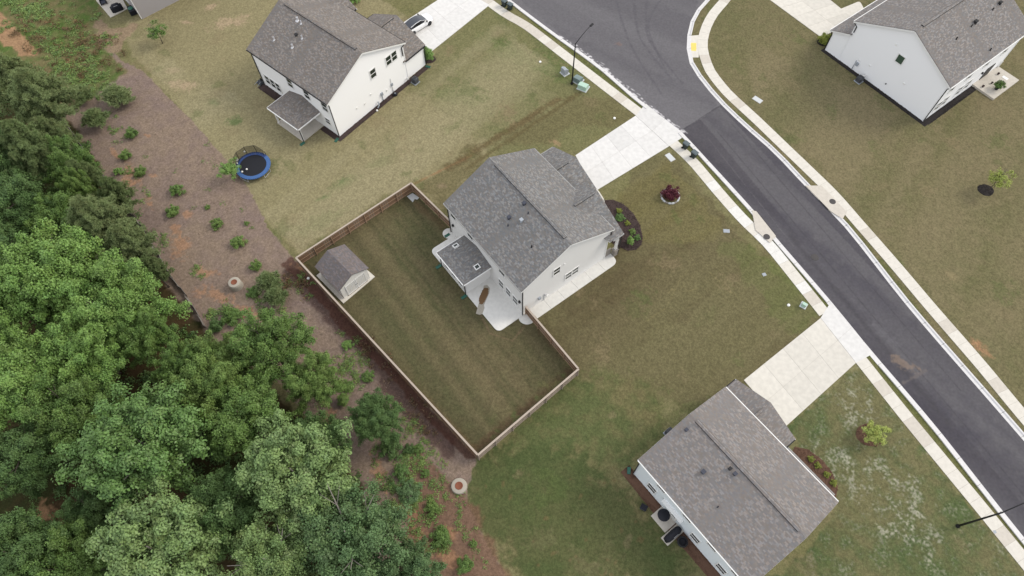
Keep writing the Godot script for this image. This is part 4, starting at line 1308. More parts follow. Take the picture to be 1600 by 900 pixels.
# ------------------------------------------------------------------ yards
func post_fence(label: String, a: Vector2, b: Vector2, rails_side: float, bays: int, grey := false, gate := false) -> void:
	var o := thing("wooden_fence", label, "fence", Vector3(a.x, 0, a.y), -(b - a).angle(), "runs of the wooden fence round the back yard")
	var l := a.distance_to(b)
	var hgt := 1.8
	var pk := BoxMesh.new()
	pk.size = Vector3(0.132, hgt - 0.08, 0.02)
	var pk2 := BoxMesh.new()
	pk2.size = Vector3(0.128, hgt - 0.1, 0.022)
	var n := int(l / 0.142)
	for i in n:
		var x := (i + 0.5) * l / n
		var p := part("picket", pk if i % 3 else pk2, (M.fence_weathered if (i * 5) % 7 else M.fence_grey) if grey else (M.fence_wood if (i * 7 + i / 3) % 5 else M.fence_grey), o, Vector3(x, hgt * 0.5 + rng.randf_range(-0.01, 0.01), -rails_side * 0.022 + rng.randf_range(-0.003, 0.003)))
		p.rotation.z = rng.randf_range(-0.006, 0.006)
	for k in bays + 1:
		var x := l * k / bays
		var st := mb()
		soft_box(st, Vector3.ZERO, Vector3(0.1, hgt + 0.06, 0.1), 0.012)
		part("post", st, M.fence_weathered if grey else M.fence_rail, o, Vector3(clampf(x, 0.05, l - 0.05), 0, rails_side * 0.072))
	for k in bays:
		var x0 := l * k / bays
		var x1 := l * (k + 1) / bays
		for y in [0.28, 0.95, 1.6]:
			var st := mb()
			box(st, Vector3((x0 + x1) * 0.5, y, rails_side * 0.012 + rails_side * 0.022), Vector3(x1 - x0 - 0.01, 0.09, 0.042))
			part("rail", st, M.fence_weathered if grey else M.fence_rail, o)
		var st := mb()
		box(st, Vector3((x0 + x1) * 0.5, hgt + 0.075, rails_side * 0.03), Vector3(x1 - x0 - 0.012, 0.032, 0.2))
		part("cap_rail", st, M.fence_cap, o)

func ac_unit(label: String, at: Vector2, turn: float) -> Node3D:
	var o := thing("air_conditioner", label, "air conditioner", Vector3(at.x, 0, at.y), turn)
	var st := mb()
	soft_box(st, Vector3(0, 0.09, 0), Vector3(0.78, 0.72, 0.78), 0.06)
	part("body", st, M.ac_dark, o)
	st = mb()
	box(st, Vector3(0, 0.04, 0), Vector3(0.95, 0.1, 0.95))
	part("base_pad", st, M.utility_grey, o)
	st = mb()
	for s in [-1, 1]:
		for k in 9:
			box(st, Vector3(s * 0.395, 0.17 + k * 0.065, 0), Vector3(0.016, 0.03, 0.66))
			box(st, Vector3(0, 0.17 + k * 0.065, s * 0.395), Vector3(0.66, 0.03, 0.016))
	part("louvre", st, M.ac_grille, o).set_meta("kind", "stuff")
	st = mb(true)
	for r in [0.1, 0.17, 0.24, 0.31]:
		lathe(st, [Vector2(r - 0.01, 0.83), Vector2(r, 0.845), Vector2(r + 0.01, 0.83)], 20)
	for k in 6:
		var d := Vector3(cos(k * PI / 3), 0, sin(k * PI / 3))
		tube(st, [d * 0.03 + UP * 0.84, d * 0.33 + UP * 0.835], [0.008, 0.008], 5)
	part("fan_guard", st, M.ac_grille, o)
	st = mb()
	for k in 4:
		box(st, Vector3(cos(k * PI / 2 + 0.4), 0, sin(k * PI / 2 + 0.4)) * 0.13 + UP * 0.822, Vector3(0.22, 0.012, 0.1), Basis(UP, -(k * PI / 2 + 0.4)) * Basis(Vector3(1, 0, 0), 0.3))
	part("fan_blade", st, M.black_metal, o)
	return o

func splash(label: String, at: Vector2, turn: float) -> void:
	var o := thing("splash_block", label, "splash block", Vector3(at.x, 0, at.y), turn, "green splash blocks under the downspouts")
	var st := mb()
	box(st, Vector3(0, 0.035, 0), Vector3(0.34, 0.05, 0.72))
	part("tray", st, M.green_plastic, o)
	st = mb()
	for s in [-1, 1]:
		box(st, Vector3(s * 0.15, 0.075, 0), Vector3(0.04, 0.05, 0.72))
	box(st, Vector3(0, 0.075, -0.34), Vector3(0.26, 0.05, 0.04))
	part("rim", st, M.green_plastic, o)

func mulch(called: String, label: String, poly: PackedVector2Array, m: String, hgt := 0.09) -> void:
	var o := structure(called, label)
	var c := Vector2.ZERO
	for q in poly:
		c += q / poly.size()
	var st := mb(true)
	var rings := 7
	var n := FastNoiseLite.new()
	n.frequency = 1.6
	n.seed = 5
	var pt := func(i: int, k: int) -> Vector3:
		var t := float(k) / rings
		var q: Vector2 = c.lerp(poly[i % poly.size()], t)
		var e := 1.0 - pow(t, 5.0)
		return Vector3(q.x, 0.012 + hgt * e * (0.75 + 0.5 * n.get_noise_2d(q.x, q.y)), q.y)
	var flip := area2(poly) > 0.0
	for i in poly.size():
		for k in rings:
			var a: Vector3 = pt.call(i, k)
			var b: Vector3 = pt.call(i + 1, k)
			var d: Vector3 = pt.call(i, k + 1)
			var e: Vector3 = pt.call(i + 1, k + 1)
			if flip:
				tri(st, a, e, d)
				if k > 0:
					tri(st, a, b, e)
			else:
				tri(st, a, d, e)
				if k > 0:
					tri(st, a, e, b)
	part("mound", st, M[m], o)
	# loose chips over the bed
	var chip := BoxMesh.new()
	chip.size = Vector3(0.13, 0.02, 0.04)
	var mm := MultiMesh.new()
	mm.transform_format = MultiMesh.TRANSFORM_3D
	mm.mesh = chip
	var cnt := int(minf(1400, absf(area2(poly)) * 40.0))
	mm.instance_count = cnt
	for i in cnt:
		var e := rng.randi() % poly.size()
		var q := c.lerp(poly[e].lerp(poly[(e + 1) % poly.size()], rng.randf()), sqrt(rng.randf()) * 1.02)
		var bs := Basis(UP, rng.randf() * TAU) * Basis(Vector3(0, 0, 1), rng.randf_range(-0.5, 0.5))
		mm.set_instance_transform(i, Transform3D(bs.scaled(Vector3.ONE * rng.randf_range(0.6, 1.3)), Vector3(q.x, 0.02 + hgt * 0.9, q.y)))
	var mi := MultiMeshInstance3D.new()
	mi.name = "bark_chips"
	mi.multimesh = mm
	mi.material_override = M[m]
	mi.set_meta("kind", "stuff")
	o.add_child(mi)

func house_at(o: Vector2, a: float, u: float, v: float) -> Vector2:
	return o + Vector2(cos(a), sin(a)) * u + Vector2(sin(a), -cos(a)) * v

func strip_along(o: Vector2, a: float, q: Array) -> PackedVector2Array:
	var p := PackedVector2Array()
	for k in q.size():
		var f := house_at(o, a, q[k][0], q[k][1])
		var g := house_at(o, a, q[(k + 1) % q.size()][0], q[(k + 1) % q.size()][1])
		var n := maxi(1, int(f.distance_to(g) / 0.9))
		for i in n:
			p.append(f.lerp(g, float(i) / n))
	return p

func yard_things() -> void:
	var A := Vector2(-7.617, -45.913)
	var aa := 0.94
	var T := Vector2(-34.285, -71.078)
	var ta := 0.707
	var B := Vector2(11.51, -16.279)
	var ba := 0.929
	var R := Vector2(55.255, -61.625)
	var ra := -0.623
	# ---- fence
	var fa: Vector2 = Vector2(-25.19, -41.65)
	var fb: Vector2 = Vector2(-12.25, -52.23)
	var fc: Vector2 = Vector2(6.92, -27.10)
	var fd: Vector2 = Vector2(-3.81, -18.07)
	var fe: Vector2 = house_at(A, aa, 14.45, 0.75)
	var ff: Vector2 = house_at(A, aa, 0.15, 0.6)
	post_fence("short fence run from the middle house's rear left corner to the yard's top corner", ff, fb, -1.0, 3)
	post_fence("upper left fence run, its rails and reddish boards in view", fb, fa, -1.0, 7)
	post_fence("longest fence run, along the bark strip behind the shed", fa, fd, -1.0, 12)
	post_fence("lower fence run with its posts and rails on the lawn side", fd, fc, 1.0, 6, true)
	post_fence("fence run from the yard's right corner back to the house", fc, fe, -1.0, 4)

	# ---- patio and paths of the middle house
	var pat := structure("patio", "pale concrete patio behind the middle house")
	var st := mb()
	var pp := PackedVector2Array()
	for q in [[0.75, 0.42], [0.75, -3.2], [8.35, -3.2], [14.45, -3.2], [14.45, 0.42]]:
		pp.append(house_at(A, aa, q[0], q[1]))
	prism(st, rounded(pp, 0.7, [1, 3]), -0.05, 0.1)
	part("slab", st, M.concrete_pale, pat)
	var walk := structure("path", "pale concrete path along the right gable of the middle house")
	for k in 6:
		st = mb()
		var v0 := 1.4 + k * 2.05
		var q := PV([house_at(A, aa, 14.3, v0 + 0.012), house_at(A, aa, 15.75, v0 + 0.012), house_at(A, aa, 15.75, v0 + 2.04), house_at(A, aa, 14.3, v0 + 2.04)])
		if k == 5:
			q = rounded(q, 0.9, [2])
		prism(st, q, -0.05, 0.06)
		part("slab", st, M.concrete_pale, walk)
	st = mb()
	prism(st, ellipse(house_at(A, aa, 14.9, 0.55), 0.95, 0.9, 0.3), -0.05, 0.055)
	part("slab", st, M.concrete_pale, walk)
	st = mb()
	prism(st, ellipse(house_at(A, aa, 0.15, 0.0), 0.8, 0.75, 0.3), -0.05, 0.055)
	part("slab", st, M.concrete_pale, walk)
	st = mb()
	prism(st, rounded(PV([Vector2(10.26, -51.61), Vector2(11.22, -49.42), Vector2(12.04, -49.79), Vector2(10.96, -52.29)]), 0.8, [2, 3]), -0.05, 0.05)
	part("slab", st, M.concrete_cream, walk)
	# earth washed out over the patio
	var o := thing("soil_patch", "brown heap of soil spilt on the patio with a grey wash running from it", "soil")
	st = mb(true)
	var c0: Vector2 = Vector2(-2.99, -37.96)
	var c1: Vector2 = Vector2(-3.65, -35.96)
	for k in 26:
		var t := k / 25.0
		var q := c0.lerp(c1, t)
		lathe(st, [Vector2(0.36 * pow(sin(PI * (0.12 + t * 0.83)), 0.8) + 0.03, 0.1), Vector2(0.2 * sin(PI * (0.12 + t * 0.83)), 0.1 + 0.05 * (1.1 - t)), Vector2(0, 0.1 + 0.07 * (1.1 - t))], 9, Vector3(q.x + sin(k * 2.1) * 0.09, 0, q.y + cos(k * 1.7) * 0.08))
	part("heap", st, M.soil_brown, o)
	st = mb()
	var c2: Vector2 = Vector2(-3.94, -35.06)
	var wash := mottled(mat("wash", lin(0.43, 0.395, 0.335), 0.95), noise_tex(0.03, 0.85, 1.0, 4, 77), 0.5)
	prism(st, PV([c0 + Vector2(-0.3, -0.45), c0 + Vector2(0.1, -0.5), c0 + Vector2(0.42, -0.1), c0 + Vector2(0.35, 0.5), c1 + Vector2(0.4, 0.1), c1 + Vector2(0.45, 0.5), c2 + Vector2(0.5, 0.35), c2 + Vector2(0.2, 0.45), c2 + Vector2(-0.25, 0.3), c1 + Vector2(-0.3, 0.2), c0 + Vector2(-0.4, 0.3)]), 0.09, 0.104)
	part("wash", st, wash, o)
	splash("green splash block at the sun room's left corner", house_at(A, aa, 3.25, -3.65), -aa)
	splash("green splash block at the sun room's right corner by the patio", house_at(A, aa, 8.4, -3.6), -aa)
	splash("green splash block at the middle house's rear left corner", house_at(A, aa, 0.25, -0.35), -aa)
	splash("green splash block below the white house's back porch post", house_at(T, ta, 12.25, -3.6), -ta)
	splash("green splash block at the white house's near corner", house_at(T, ta, 15.3, -0.3), -ta + 0.3)
	splash("green splash block by the white house's garage corner shrub", house_at(T, ta, 15.6, 17.2), -ta - 1.2)
	splash("green splash block at the left corner of the lower right house", house_at(B, ba, -0.3, 0.2), -ba + 0.8)
	# stone slab in the yard's top corner
	st = mb()
	prism(st, PV([Vector2(-12.99, -51.50), Vector2(-12.29, -51.98), Vector2(-11.45, -51.26), Vector2(-11.68, -50.97), Vector2(-12.00, -51.08), Vector2(-12.22, -50.59)]), 0.0, 0.05)
	part("slab", st, M.lid_pale, structure("stepping_slab", "small grey slab in the top corner of the fenced yard"))

	# ---- shed on its slab
	o = structure("shed_slab", "concrete slab under the garden shed")
	st = mb()
	prism(st, PV([Vector2(-16.13, -39.93), Vector2(-19.50, -36.46), Vector2(-23.07, -40.23), Vector2(-19.87, -43.44)]), -0.05, 0.1)
	part("slab", st, M.concrete_cream, o)
	var S := thing("garden_shed", "small cream garden shed with double doors and a grey gable roof", "shed", Vector3(-22.672, 0.1, -40.121), -0.814)
	var L := 4.562
	var D := 4.33
	var Dr := 2.165
	st = mb()
	roof_plane(st, [P(0, 0, 2.24), P(L, 0, 2.24), P(L, Dr, 3.37), P(0, Dr, 3.37)], 0.08)
	part("roof", st, M.roof_shed, S)
	st = mb()
	roof_plane(st, [P(L, D, 2.24), P(0, D, 2.24), P(0, Dr, 3.37), P(L, Dr, 3.37)], 0.08, Vector2(3, 2))
	part("roof", st, M.roof_shed, S)
	var W := D - 0.5
	wall(S, P(0.15, 0.25, 0), Vector3(1, 0, 0), rect(L - 0.3, 2.26), "door_white")
	wall(S, P(L - 0.15, D - 0.25, 0), Vector3(-1, 0, 0), rect(L - 0.3, 2.26), "door_white")
	var gab := PV([Vector2(0, 0), Vector2(W, 0), Vector2(W, 2.26), Vector2(W * 0.5, 3.25), Vector2(0, 2.26)])
	wall(S, P(L - 0.15, 0.25, 0), Vector3(0, 0, -1), gab, "door_white")
	wall(S, P(0.15, D - 0.25, 0), Vector3(0, 0, 1), gab, "door_white")
	for k in 2:
		st = mb()
		var v: float = 1.55 + k * 1.42
		box(st, P(L - 0.105, v, 1.05), Vector3(0.05, 1.95, 1.38))
		var dr := part("door", st, M.door_white, S)
		st = mb()
		for s in [-1, 1]:
			box(st, P(L - 0.07, v + s * 0.63, 1.05), Vector3(0.03, 1.95, 0.09))
			box(st, P(L - 0.071, v, 1.05 + s * 0.93), Vector3(0.03, 0.09, 1.17))
		bar(st, P(L - 0.072, v - 0.58, 0.2), P(L - 0.072, v + 0.58, 1.9), 0.03, 0.08, Vector3(1, 0, 0))
		part("brace", st, M.trim_white, dr)
		st = mb()
		box(st, P(L - 0.05, 2.26 + (k - 0.5) * 0.2, 1.05), Vector3(0.05, 0.16, 0.04))
		part("handle", st, M.black_metal, dr)
	st = mb()
	box(st, P(L - 0.09, 2.26, 0.03), Vector3(0.1, 0.05, 2.9))
	part("sill", st, M.fence_grey, S)

	# ---- trampoline with half its net standing
	var tp := Vector2(-32.95, -56.35)
	o = thing("trampoline", "round trampoline with a blue edge pad and half of its dark net standing", "trampoline", Vector3(tp.x, 0, tp.y))
	st = mb(true)
	lathe(st, [Vector2(1.8, 0.74), Vector2(1.2, 0.725), Vector2(0, 0.72)], 40)
	lathe(st, [Vector2(0, 0.715), Vector2(1.8, 0.733)], 40)
	part("jumping_mat", st, M.mat_black, o)
	for k in 8:
		st = mb()
		for i in 6:
			var t0 := TAU * (k * 6 + i) / 48.0 + 0.004
			var t1 := TAU * (k * 6 + i + 1) / 48.0 - (0.006 if i == 5 else 0.0)
			for f in [[1.72, 0.775, 2.2, 0.79], [2.2, 0.79, 2.24, 0.70]]:
				var u0 := Vector3(cos(t0), 0, sin(t0))
				var u1 := Vector3(cos(t1), 0, sin(t1))
				quad(st, u0 * f[0] + UP * f[1], u1 * f[0] + UP * f[1], u1 * f[2] + UP * f[3], u0 * f[2] + UP * f[3])
		part("edge_pad", st, M.pad_blue_shaded if k in [4, 5, 6] else M.pad_blue, o)  # three pads under the net are darker: net shade put into their colour
	st = mb(true)
	var ring := []
	var rr := []
	for k in 41:
		ring.append(Vector3(cos(TAU * k / 40), 0, sin(TAU * k / 40)) * 2.18 + UP * 0.7)
		rr.append(0.035)
	tube(st, ring, rr, 6)
	part("frame", st, M.vent_steel, o)
	for k in 4:
		st = mb(true)
		var t := TAU * (k + 0.3) / 4
		var e0 := Vector3(cos(t - 0.28), 0, sin(t - 0.28)) * 2.16
		var e1 := Vector3(cos(t + 0.28), 0, sin(t + 0.28)) * 2.16
		tube(st, [e0 + UP * 0.7, e0 + UP * 0.08, e0 * 0.99 + UP * 0.03, e1 * 0.99 + UP * 0.03, e1 + UP * 0.08, e1 + UP * 0.7], [0.03, 0.03, 0.03, 0.03, 0.03, 0.03], 6)
		part("leg", st, M.vent_steel, o)
	var angs := [PI * 0.98, PI * 1.16, PI * 1.34, PI * 1.52, PI * 1.72]
	for k in angs.size():
		st = mb(true)
		var d := Vector3(cos(angs[k]), 0, sin(angs[k]))
		tube(st, [d * 2.2 + UP * 0.5, d * 2.22 + UP * 1.3, d * 2.12 + UP * (2.2 if k < 4 else 1.5)], [0.035, 0.035, 0.03], 6)
		part("net_pole", st, M.black_metal, o)
	st = mb(true)
	var top := []
	var tr := []
	for k in 25:
		var t := lerpf(angs[0], angs[4], k / 24.0)
		var sag := 2.18 - 0.10 * absf(sin(k * PI / 6.0)) - (0.5 if k > 19 else 0.0) * (k - 19) / 5.0
		top.append(Vector3(cos(t), 0, sin(t)) * 2.1 + UP * sag)
		tr.append(0.022)
	tube(st, top, tr, 5)
	part("net_rim", st, M.black_metal, o)
	st = mb(true)
	for k in 24:
		var t0 := lerpf(angs[0], angs[4], k / 24.0)
		var t1 := lerpf(angs[0], angs[4], (k + 1) / 24.0)
		quad(st, Vector3(cos(t0), 0, sin(t0)) * 2.0 + UP * 0.8, Vector3(cos(t1), 0, sin(t1)) * 2.0 + UP * 0.8, top[k + 1], top[k])
	part("net", st, M.net_dark, o)
	var balls := [["white ball against the trampoline's net edge, upper one of three", Vector2(-34.81, -57.69), 0.8], ["white ball at the trampoline's left edge, middle one of three", Vector2(-34.84, -57.48), 0.78], ["white ball at the trampoline's left edge, lowest of three", Vector2(-34.82, -57.11), 0.78], ["pale ball lying out on the black trampoline mat", Vector2(-33.40, -56.11), 0.76], ["pale ball at the lower left of the black trampoline mat", Vector2(-33.92, -55.73), 0.76], ["white ball on the blue pad under the net", Vector2(-34.14, -58.95), 0.82]]
	for b in balls:
		var bl := thing("ball", b[0], "ball", Vector3(b[1].x - 0.2, b[2], b[1].y + 0.45), 0.0, "balls on the trampoline")
		var sp := SphereMesh.new()
		sp.radius = 0.13
		sp.height = 0.26
		sp.radial_segments = 16
		sp.rings = 8
		part("shell", sp, M.ball_white, bl, Vector3(0, 0.11, 0))

	# ---- mulch borders and beds
	mulch("mulch_bed", "dark bark bed curving in front of the middle house", PV([Vector2(11.13, -50.30), Vector2(12.89, -50.35), Vector2(14.11, -49.64), Vector2(15.23, -48.16), Vector2(15.84, -46.44), Vector2(15.97, -44.76), Vector2(15.70, -43.66), Vector2(15.00, -42.96), Vector2(14.07, -42.80), Vector2(13.19, -43.27), Vector2(12.59, -43.47), Vector2(12.11, -44.12), Vector2(11.94, -46.72)]), "mulch_dark")
	mulch("mulch_bed", "brown bark bed in front of the lower right house", PV([Vector2(28.84, -18.74), Vector2(30.09, -18.45), Vector2(31.29, -17.36), Vector2(32.02, -16.05), Vector2(32.26, -14.64), Vector2(31.79, -13.53), Vector2(30.82, -13.73), Vector2(29.51, -15.85), Vector2(28.30, -18.08)]), "mulch_brown")
	mulch("mulch_border", "brown bark border along the back of the lower right house", strip_along(B, ba, [[-0.7, 0.6], [-0.7, -0.55], [4.0, -0.7], [14.5, -0.7], [14.5, 0.5], [0.3, 0.5]]), "mulch_brown", 0.05)
	mulch("mulch_border", "dark bark border along the white house's right gable", strip_along(T, ta, [[15.1, -0.2], [15.85, -0.2], [15.85, 17.0], [15.1, 17.3]]), "mulch_dark", 0.05)
	mulch("mulch_border", "dark bark border along the back of the white house left of its porch", strip_along(T, ta, [[-0.2, 0.5], [-0.2, -0.7], [6.8, -0.7], [6.8, 0.5]]), "mulch_dark", 0.05)
	mulch("mulch_border", "dark bark border right of the white house's porch", strip_along(T, ta, [[12.2, 0.5], [12.2, -0.4], [15.3, -0.4], [15.3, 0.5]]), "mulch_dark", 0.05)
	mulch("mulch_border", "black bark border along the gable of the upper right house", strip_along(R, ra, [[0.4, -0.4], [-0.3, -0.4], [-0.3, 17.5], [0.4, 17.5]]), "mulch_black", 0.05)
	mulch("mulch_border", "black bark border along the back of the upper right house", strip_along(R, ra, [[0.4, 0.5], [0.4, -0.5], [10.8, -0.5], [10.8, 0.5]]), "mulch_black", 0.05)
	mulch("mulch_ring", "black bark ring round the young tree at the right edge", ellipse(Vector2(59.67, -50.64), 1.0, 0.9, 0.0, 20, 0.05), "mulch_black", 0.07)
	mulch("mulch_ring", "reddish bark ring round the lime green young tree", ellipse(Vector2(36.78, -19.78), 1.35, 1.2, 0.0, 20, 0.05), "mulch_brown", 0.07)
	mulch("mulch_ring", "dark bark ring round the shrub at the white house's garage", ellipse(Vector2(-11.12, -75.48), 0.9, 0.8, 0.0, 18, 0.05), "mulch_dark", 0.06)
	mulch("mulch_ring", "black bark ring round the yellow shrub by the upper right house", ellipse(Vector2(45.65, -77.31), 1.0, 0.8, 0.0, 18, 0.05), "mulch_black", 0.06)

	# ---- back of the lower right house: slab, table, covered grill, second bin
	st = mb()
	prism(st, strip_along(B, ba, [[4.3, 0.4], [4.3, -1.1], [6.3, -1.1], [6.3, 0.4]]), -0.05, 0.12)
	part("slab", st, M.slab_cream, structure("stoop", "small cream slab at the back door of the lower right house"))
	st = mb()
	prism(st, strip_along(B, ba, [[6.4, 0.4], [6.4, -1.75], [7.35, -1.75], [7.35, 0.4]]), -0.05, 0.1)
	part("slab", st, M.slab_cream, structure("stoop", "narrow cream slab under the covered grill"))
	var q2 := house_at(B, ba, 5.05, -0.25)
	o = thing("patio_table", "round black table on the cream back door slab", "table", Vector3(q2.x, 0.12, q2.y))
	st = mb(true)
	lathe(st, [Vector2(0.0, 0.69), Vector2(0.6, 0.69), Vector2(0.62, 0.71), Vector2(0.6, 0.725), Vector2(0, 0.725)], 28)
	part("table_top", st, M.cover_black, o)
	for k in 4:
		st = mb(true)
		var d := Vector3(cos(k * PI / 2 + 0.4), 0, sin(k * PI / 2 + 0.4))
		tube(st, [d * 0.2 + UP * 0.68, d * 0.48], [0.02, 0.018], 6)
		part("leg", st, M.black_metal, o)
	covered_grill("barbecue under a fitted black cover on the narrow slab behind the lower right house", house_at(B, ba, 6.88, -0.75), 0.1, -ba + PI * 0.5, 1.9)
	q2 = house_at(B, ba, 7.95, -0.5)
	o = thing("fire_pit", "black eight sided fire pit beside the covered grill", "fire pit", Vector3(q2.x, 0.05, q2.y), 0.3)
	st = mb()
	lathe(st, [Vector2(0.42, 0.0), Vector2(0.5, 0.5), Vector2(0.5, 0.56), Vector2(0.42, 0.56), Vector2(0.36, 0.3), Vector2(0, 0.28)], 8)
	part("bowl", st, M.cover_black, o)
	st = mb()
	lathe(st, [Vector2(0.52, 0.56), Vector2(0.56, 0.59), Vector2(0.4, 0.6)], 8)
	part("rim", st, M.black_metal, o)
	o = thing("storage_box", "small dark blue box on the grass behind the lower right house", "box", Vector3(house_at(B, ba, 3.3, -1.15).x, 0, house_at(B, ba, 3.3, -1.15).y), -ba + 0.4)
	st = mb()
	soft_box(st, Vector3.ZERO, Vector3(0.62, 0.42, 0.5), 0.03)
	part("body", st, M.vent_blue, o)
	st = mb()
	soft_box(st, Vector3(0, 0.42, 0), Vector3(0.66, 0.06, 0.54), 0.02)
	part("lid", st, M.cover_black, o)
	# ---- air conditioners
	ac_unit("air conditioner beside the upper left edge of the lower right house", house_at(B, ba, -0.55, 6.1), -ba)
	ac_unit("air conditioner on the bark border by the white house's gable, nearest its garage", house_at(T, ta, 16.25, 13.9), -ta)
	ac_unit("air conditioner by the white gable of the upper right house", house_at(R, ra, -0.75, 10.3), -ra)
	o = thing("hose_reel", "dark hose reel on the bark border of the white house", "hose reel", Vector3(house_at(T, ta, 15.75, 10.4).x, 0.05, house_at(T, ta, 15.75, 10.4).y), -ta)
	st = mb(true)
	lathe(st, [Vector2(0.3, 0.0), Vector2(0.33, 0.06), Vector2(0.24, 0.12), Vector2(0.33, 0.2), Vector2(0.2, 0.3), Vector2(0, 0.3)], 18)
	part("hose", st, M.cover_black, o)
	st = mb(true)
	lathe(st, [Vector2(0.09, 0.28), Vector2(0.09, 0.36), Vector2(0, 0.36)], 12)
	part("hub", st, M.utility_grey, o)
	o = thing("hose_pipe", "grey pipe stub and white cap at the foot of the white house's gable", "pipe", Vector3(house_at(T, ta, 15.55, 7.6).x, 0.03, house_at(T, ta, 15.55, 7.6).y), -ta)
	st = mb(true)
	tube(st, [Vector3(-0.2, 0.7, 0), Vector3(0, 0.25, 0.1), Vector3(0.1, 0.1, 0.5)], [0.09, 0.09, 0.09], 8)
	part("pipe", st, M.utility_grey, o)
	st = mb(true)
	lathe(st, [Vector2(0.14, 0.02), Vector2(0.14, 0.14), Vector2(0, 0.15)], 12, Vector3(0.3, 0, 0.85))
	part("cap", st, M.white_plastic, o)
	o = thing("garden_cart", "upturned dark barrow against the white house's rear left corner", "barrow", Vector3(house_at(T, ta, -0.5, 0.2).x, 0.0, house_at(T, ta, -0.5, 0.2).y), -ta)
	st = mb()
	quad(st, Vector3(-0.45, 0.1, 0.5), Vector3(0.45, 0.1, 0.5), Vector3(0.3, 0.5, 0.0), Vector3(-0.3, 0.5, 0.0))
	quad(st, Vector3(0.45, 0.1, -0.5), Vector3(-0.45, 0.1, -0.5), Vector3(-0.3, 0.5, 0.0), Vector3(0.3, 0.5, 0.0))
	tri(st, Vector3(0.45, 0.1, 0.5), Vector3(0.45, 0.1, -0.5), Vector3(0.3, 0.5, 0))
	tri(st, Vector3(-0.45, 0.1, -0.5), Vector3(-0.45, 0.1, 0.5), Vector3(-0.3, 0.5, 0))
	part("tray", st, M.ac_dark, o)
	for s in [-1, 1]:
		st = mb(true)
		tube(st, [Vector3(s * 0.25, 0.42, 0.2), Vector3(s * 0.3, 0.2, 0.9)], [0.025, 0.025], 6)
		part("handle", st, M.utility_grey, o)
	st = mb(true)
	for k in 1:
		lathe(st, [Vector2(0.05, -0.05), Vector2(0.2, -0.05), Vector2(0.22, 0.0), Vector2(0.2, 0.05), Vector2(0.05, 0.05)], 16)
	part("wheel", st, M.rubber, o, Vector3(0, 0.55, -0.2)).rotation.x = PI * 0.5

	# ---- porch of the upper right house
	o = structure("porch_floor", "cream concrete porch behind the upper right house")
	st = mb()
	prism(st, strip_along(R, ra, [[10.85, 0.4], [10.85, -3.0], [16.6, -3.0], [16.6, 0.4]]), -0.05, 0.3)
	part("slab", st, M.slab_cream, o)
	var r0 := house_at(R, ra, 16.5, 0.3)
	o = thing("railing", "white railing on the far side of the upper right house's porch", "railing", Vector3(r0.x, 0.3, r0.y), -ra + PI * 0.5)
	for k in 2:
		st = mb()
		box(st, Vector3(0, 0.5, 0) if k == 0 else Vector3(0, 0.5, 0), Vector3(0.13, 1.06, 0.13))
		part("post", st, M.trim_white, o, Vector3(-0.06 + k * -0.0 + (3.2 if k else 0.0), 0.03, 0))
	st = mb()
	box(st, Vector3(1.6, 0.98, 0), Vector3(3.1, 0.06, 0.14))
	part("top_rail", st, M.trim_white, o)
	st = mb()
	box(st, Vector3(1.6, 0.14, 0), Vector3(3.1, 0.06, 0.08))
	part("bottom_rail", st, M.trim_white, o)
	var bal := BoxMesh.new()
	bal.size = Vector3(0.045, 0.8, 0.045)
	for k in 24:
		part("baluster", bal, M.trim_white, o, Vector3(0.12 + k * 0.128, 0.55, 0))
	for q in [[13.0, -1.1, "small round dark pot nearest the door wall of the upper right porch", 0.14], [11.5, -0.75, "dark shoe shaped planter by the upper right porch's near edge", 0.17], [15.2, -0.6, "reddish pot by the white porch railing", 0.16]]:
		var w := house_at(R, ra, q[0], q[1])
		o = thing("flower_pot", q[2], "pot", Vector3(w.x, 0.3, w.y))
		st = mb(true)
		lathe(st, [Vector2(q[3] * 0.7, 0), Vector2(q[3], 0.26), Vector2(q[3] * 0.85, 0.26), Vector2(q[3] * 0.7, 0.18), Vector2(0, 0.18)], 14)
		part("pot", st, M.terracotta_dark, o)
	var w2 := house_at(R, ra, 15.4, -1.6)
	o = thing("door_mat", "white mat lying on the upper right porch near its railing", "mat", Vector3(w2.x, 0.302, w2.y), -ra)
	st = mb()
	soft_box(st, Vector3.ZERO, Vector3(0.5, 0.04, 0.8), 0.012)
	part("mat", st, M.white_plastic, o)
	st = mb()
	prism(st, rounded(PV([Vector2(49.85, -84.21), Vector2(53.03, -85.80), Vector2(53.26, -84.10), Vector2(50.39, -80.35), Vector2(47.19, -78.71)]), 0.5, [1, 2]), -0.05, 0.046)
	part("slab", st, M.concrete_cream, structure("path", "cream path curving from the upper right driveway to the front porch"))

	# ---- patio of the house cut off at the upper left
	o = structure("patio", "small pale patio behind the grey house at the upper left edge")
	st = mb()
	prism(st, PV([Vector2(-64.34, -92.30), Vector2(-62.44, -89.32), Vector2(-59.30, -85.55), Vector2(-57.18, -87.45), Vector2(-60.50, -92.77)]), -0.05, 0.1)
	part("slab", st, M.slab_cream, o)
	covered_grill("barbecue under a black cover on the patio at the upper left edge", Vector2(-58.51, -87.03), 0.1, 0.55, 1.7)
	var w3: Vector2 = Vector2(-61.06, -88.64)
	o = thing("lounge_chair", "dark cushioned chair on the patio at the upper left edge", "chair", Vector3(w3.x, 0.1, w3.y), 0.5)
	st = mb()
	soft_box(st, Vector3(0, 0.2, 0), Vector3(0.7, 0.2, 0.7), 0.05)
	part("seat", st, M.vent_blue, o)
	st = mb()
	soft_box(st, Vector3(0, 0.2, -0.38), Vector3(0.75, 0.65, 0.16), 0.05)
	part("backrest", st, M.cover_black, o)
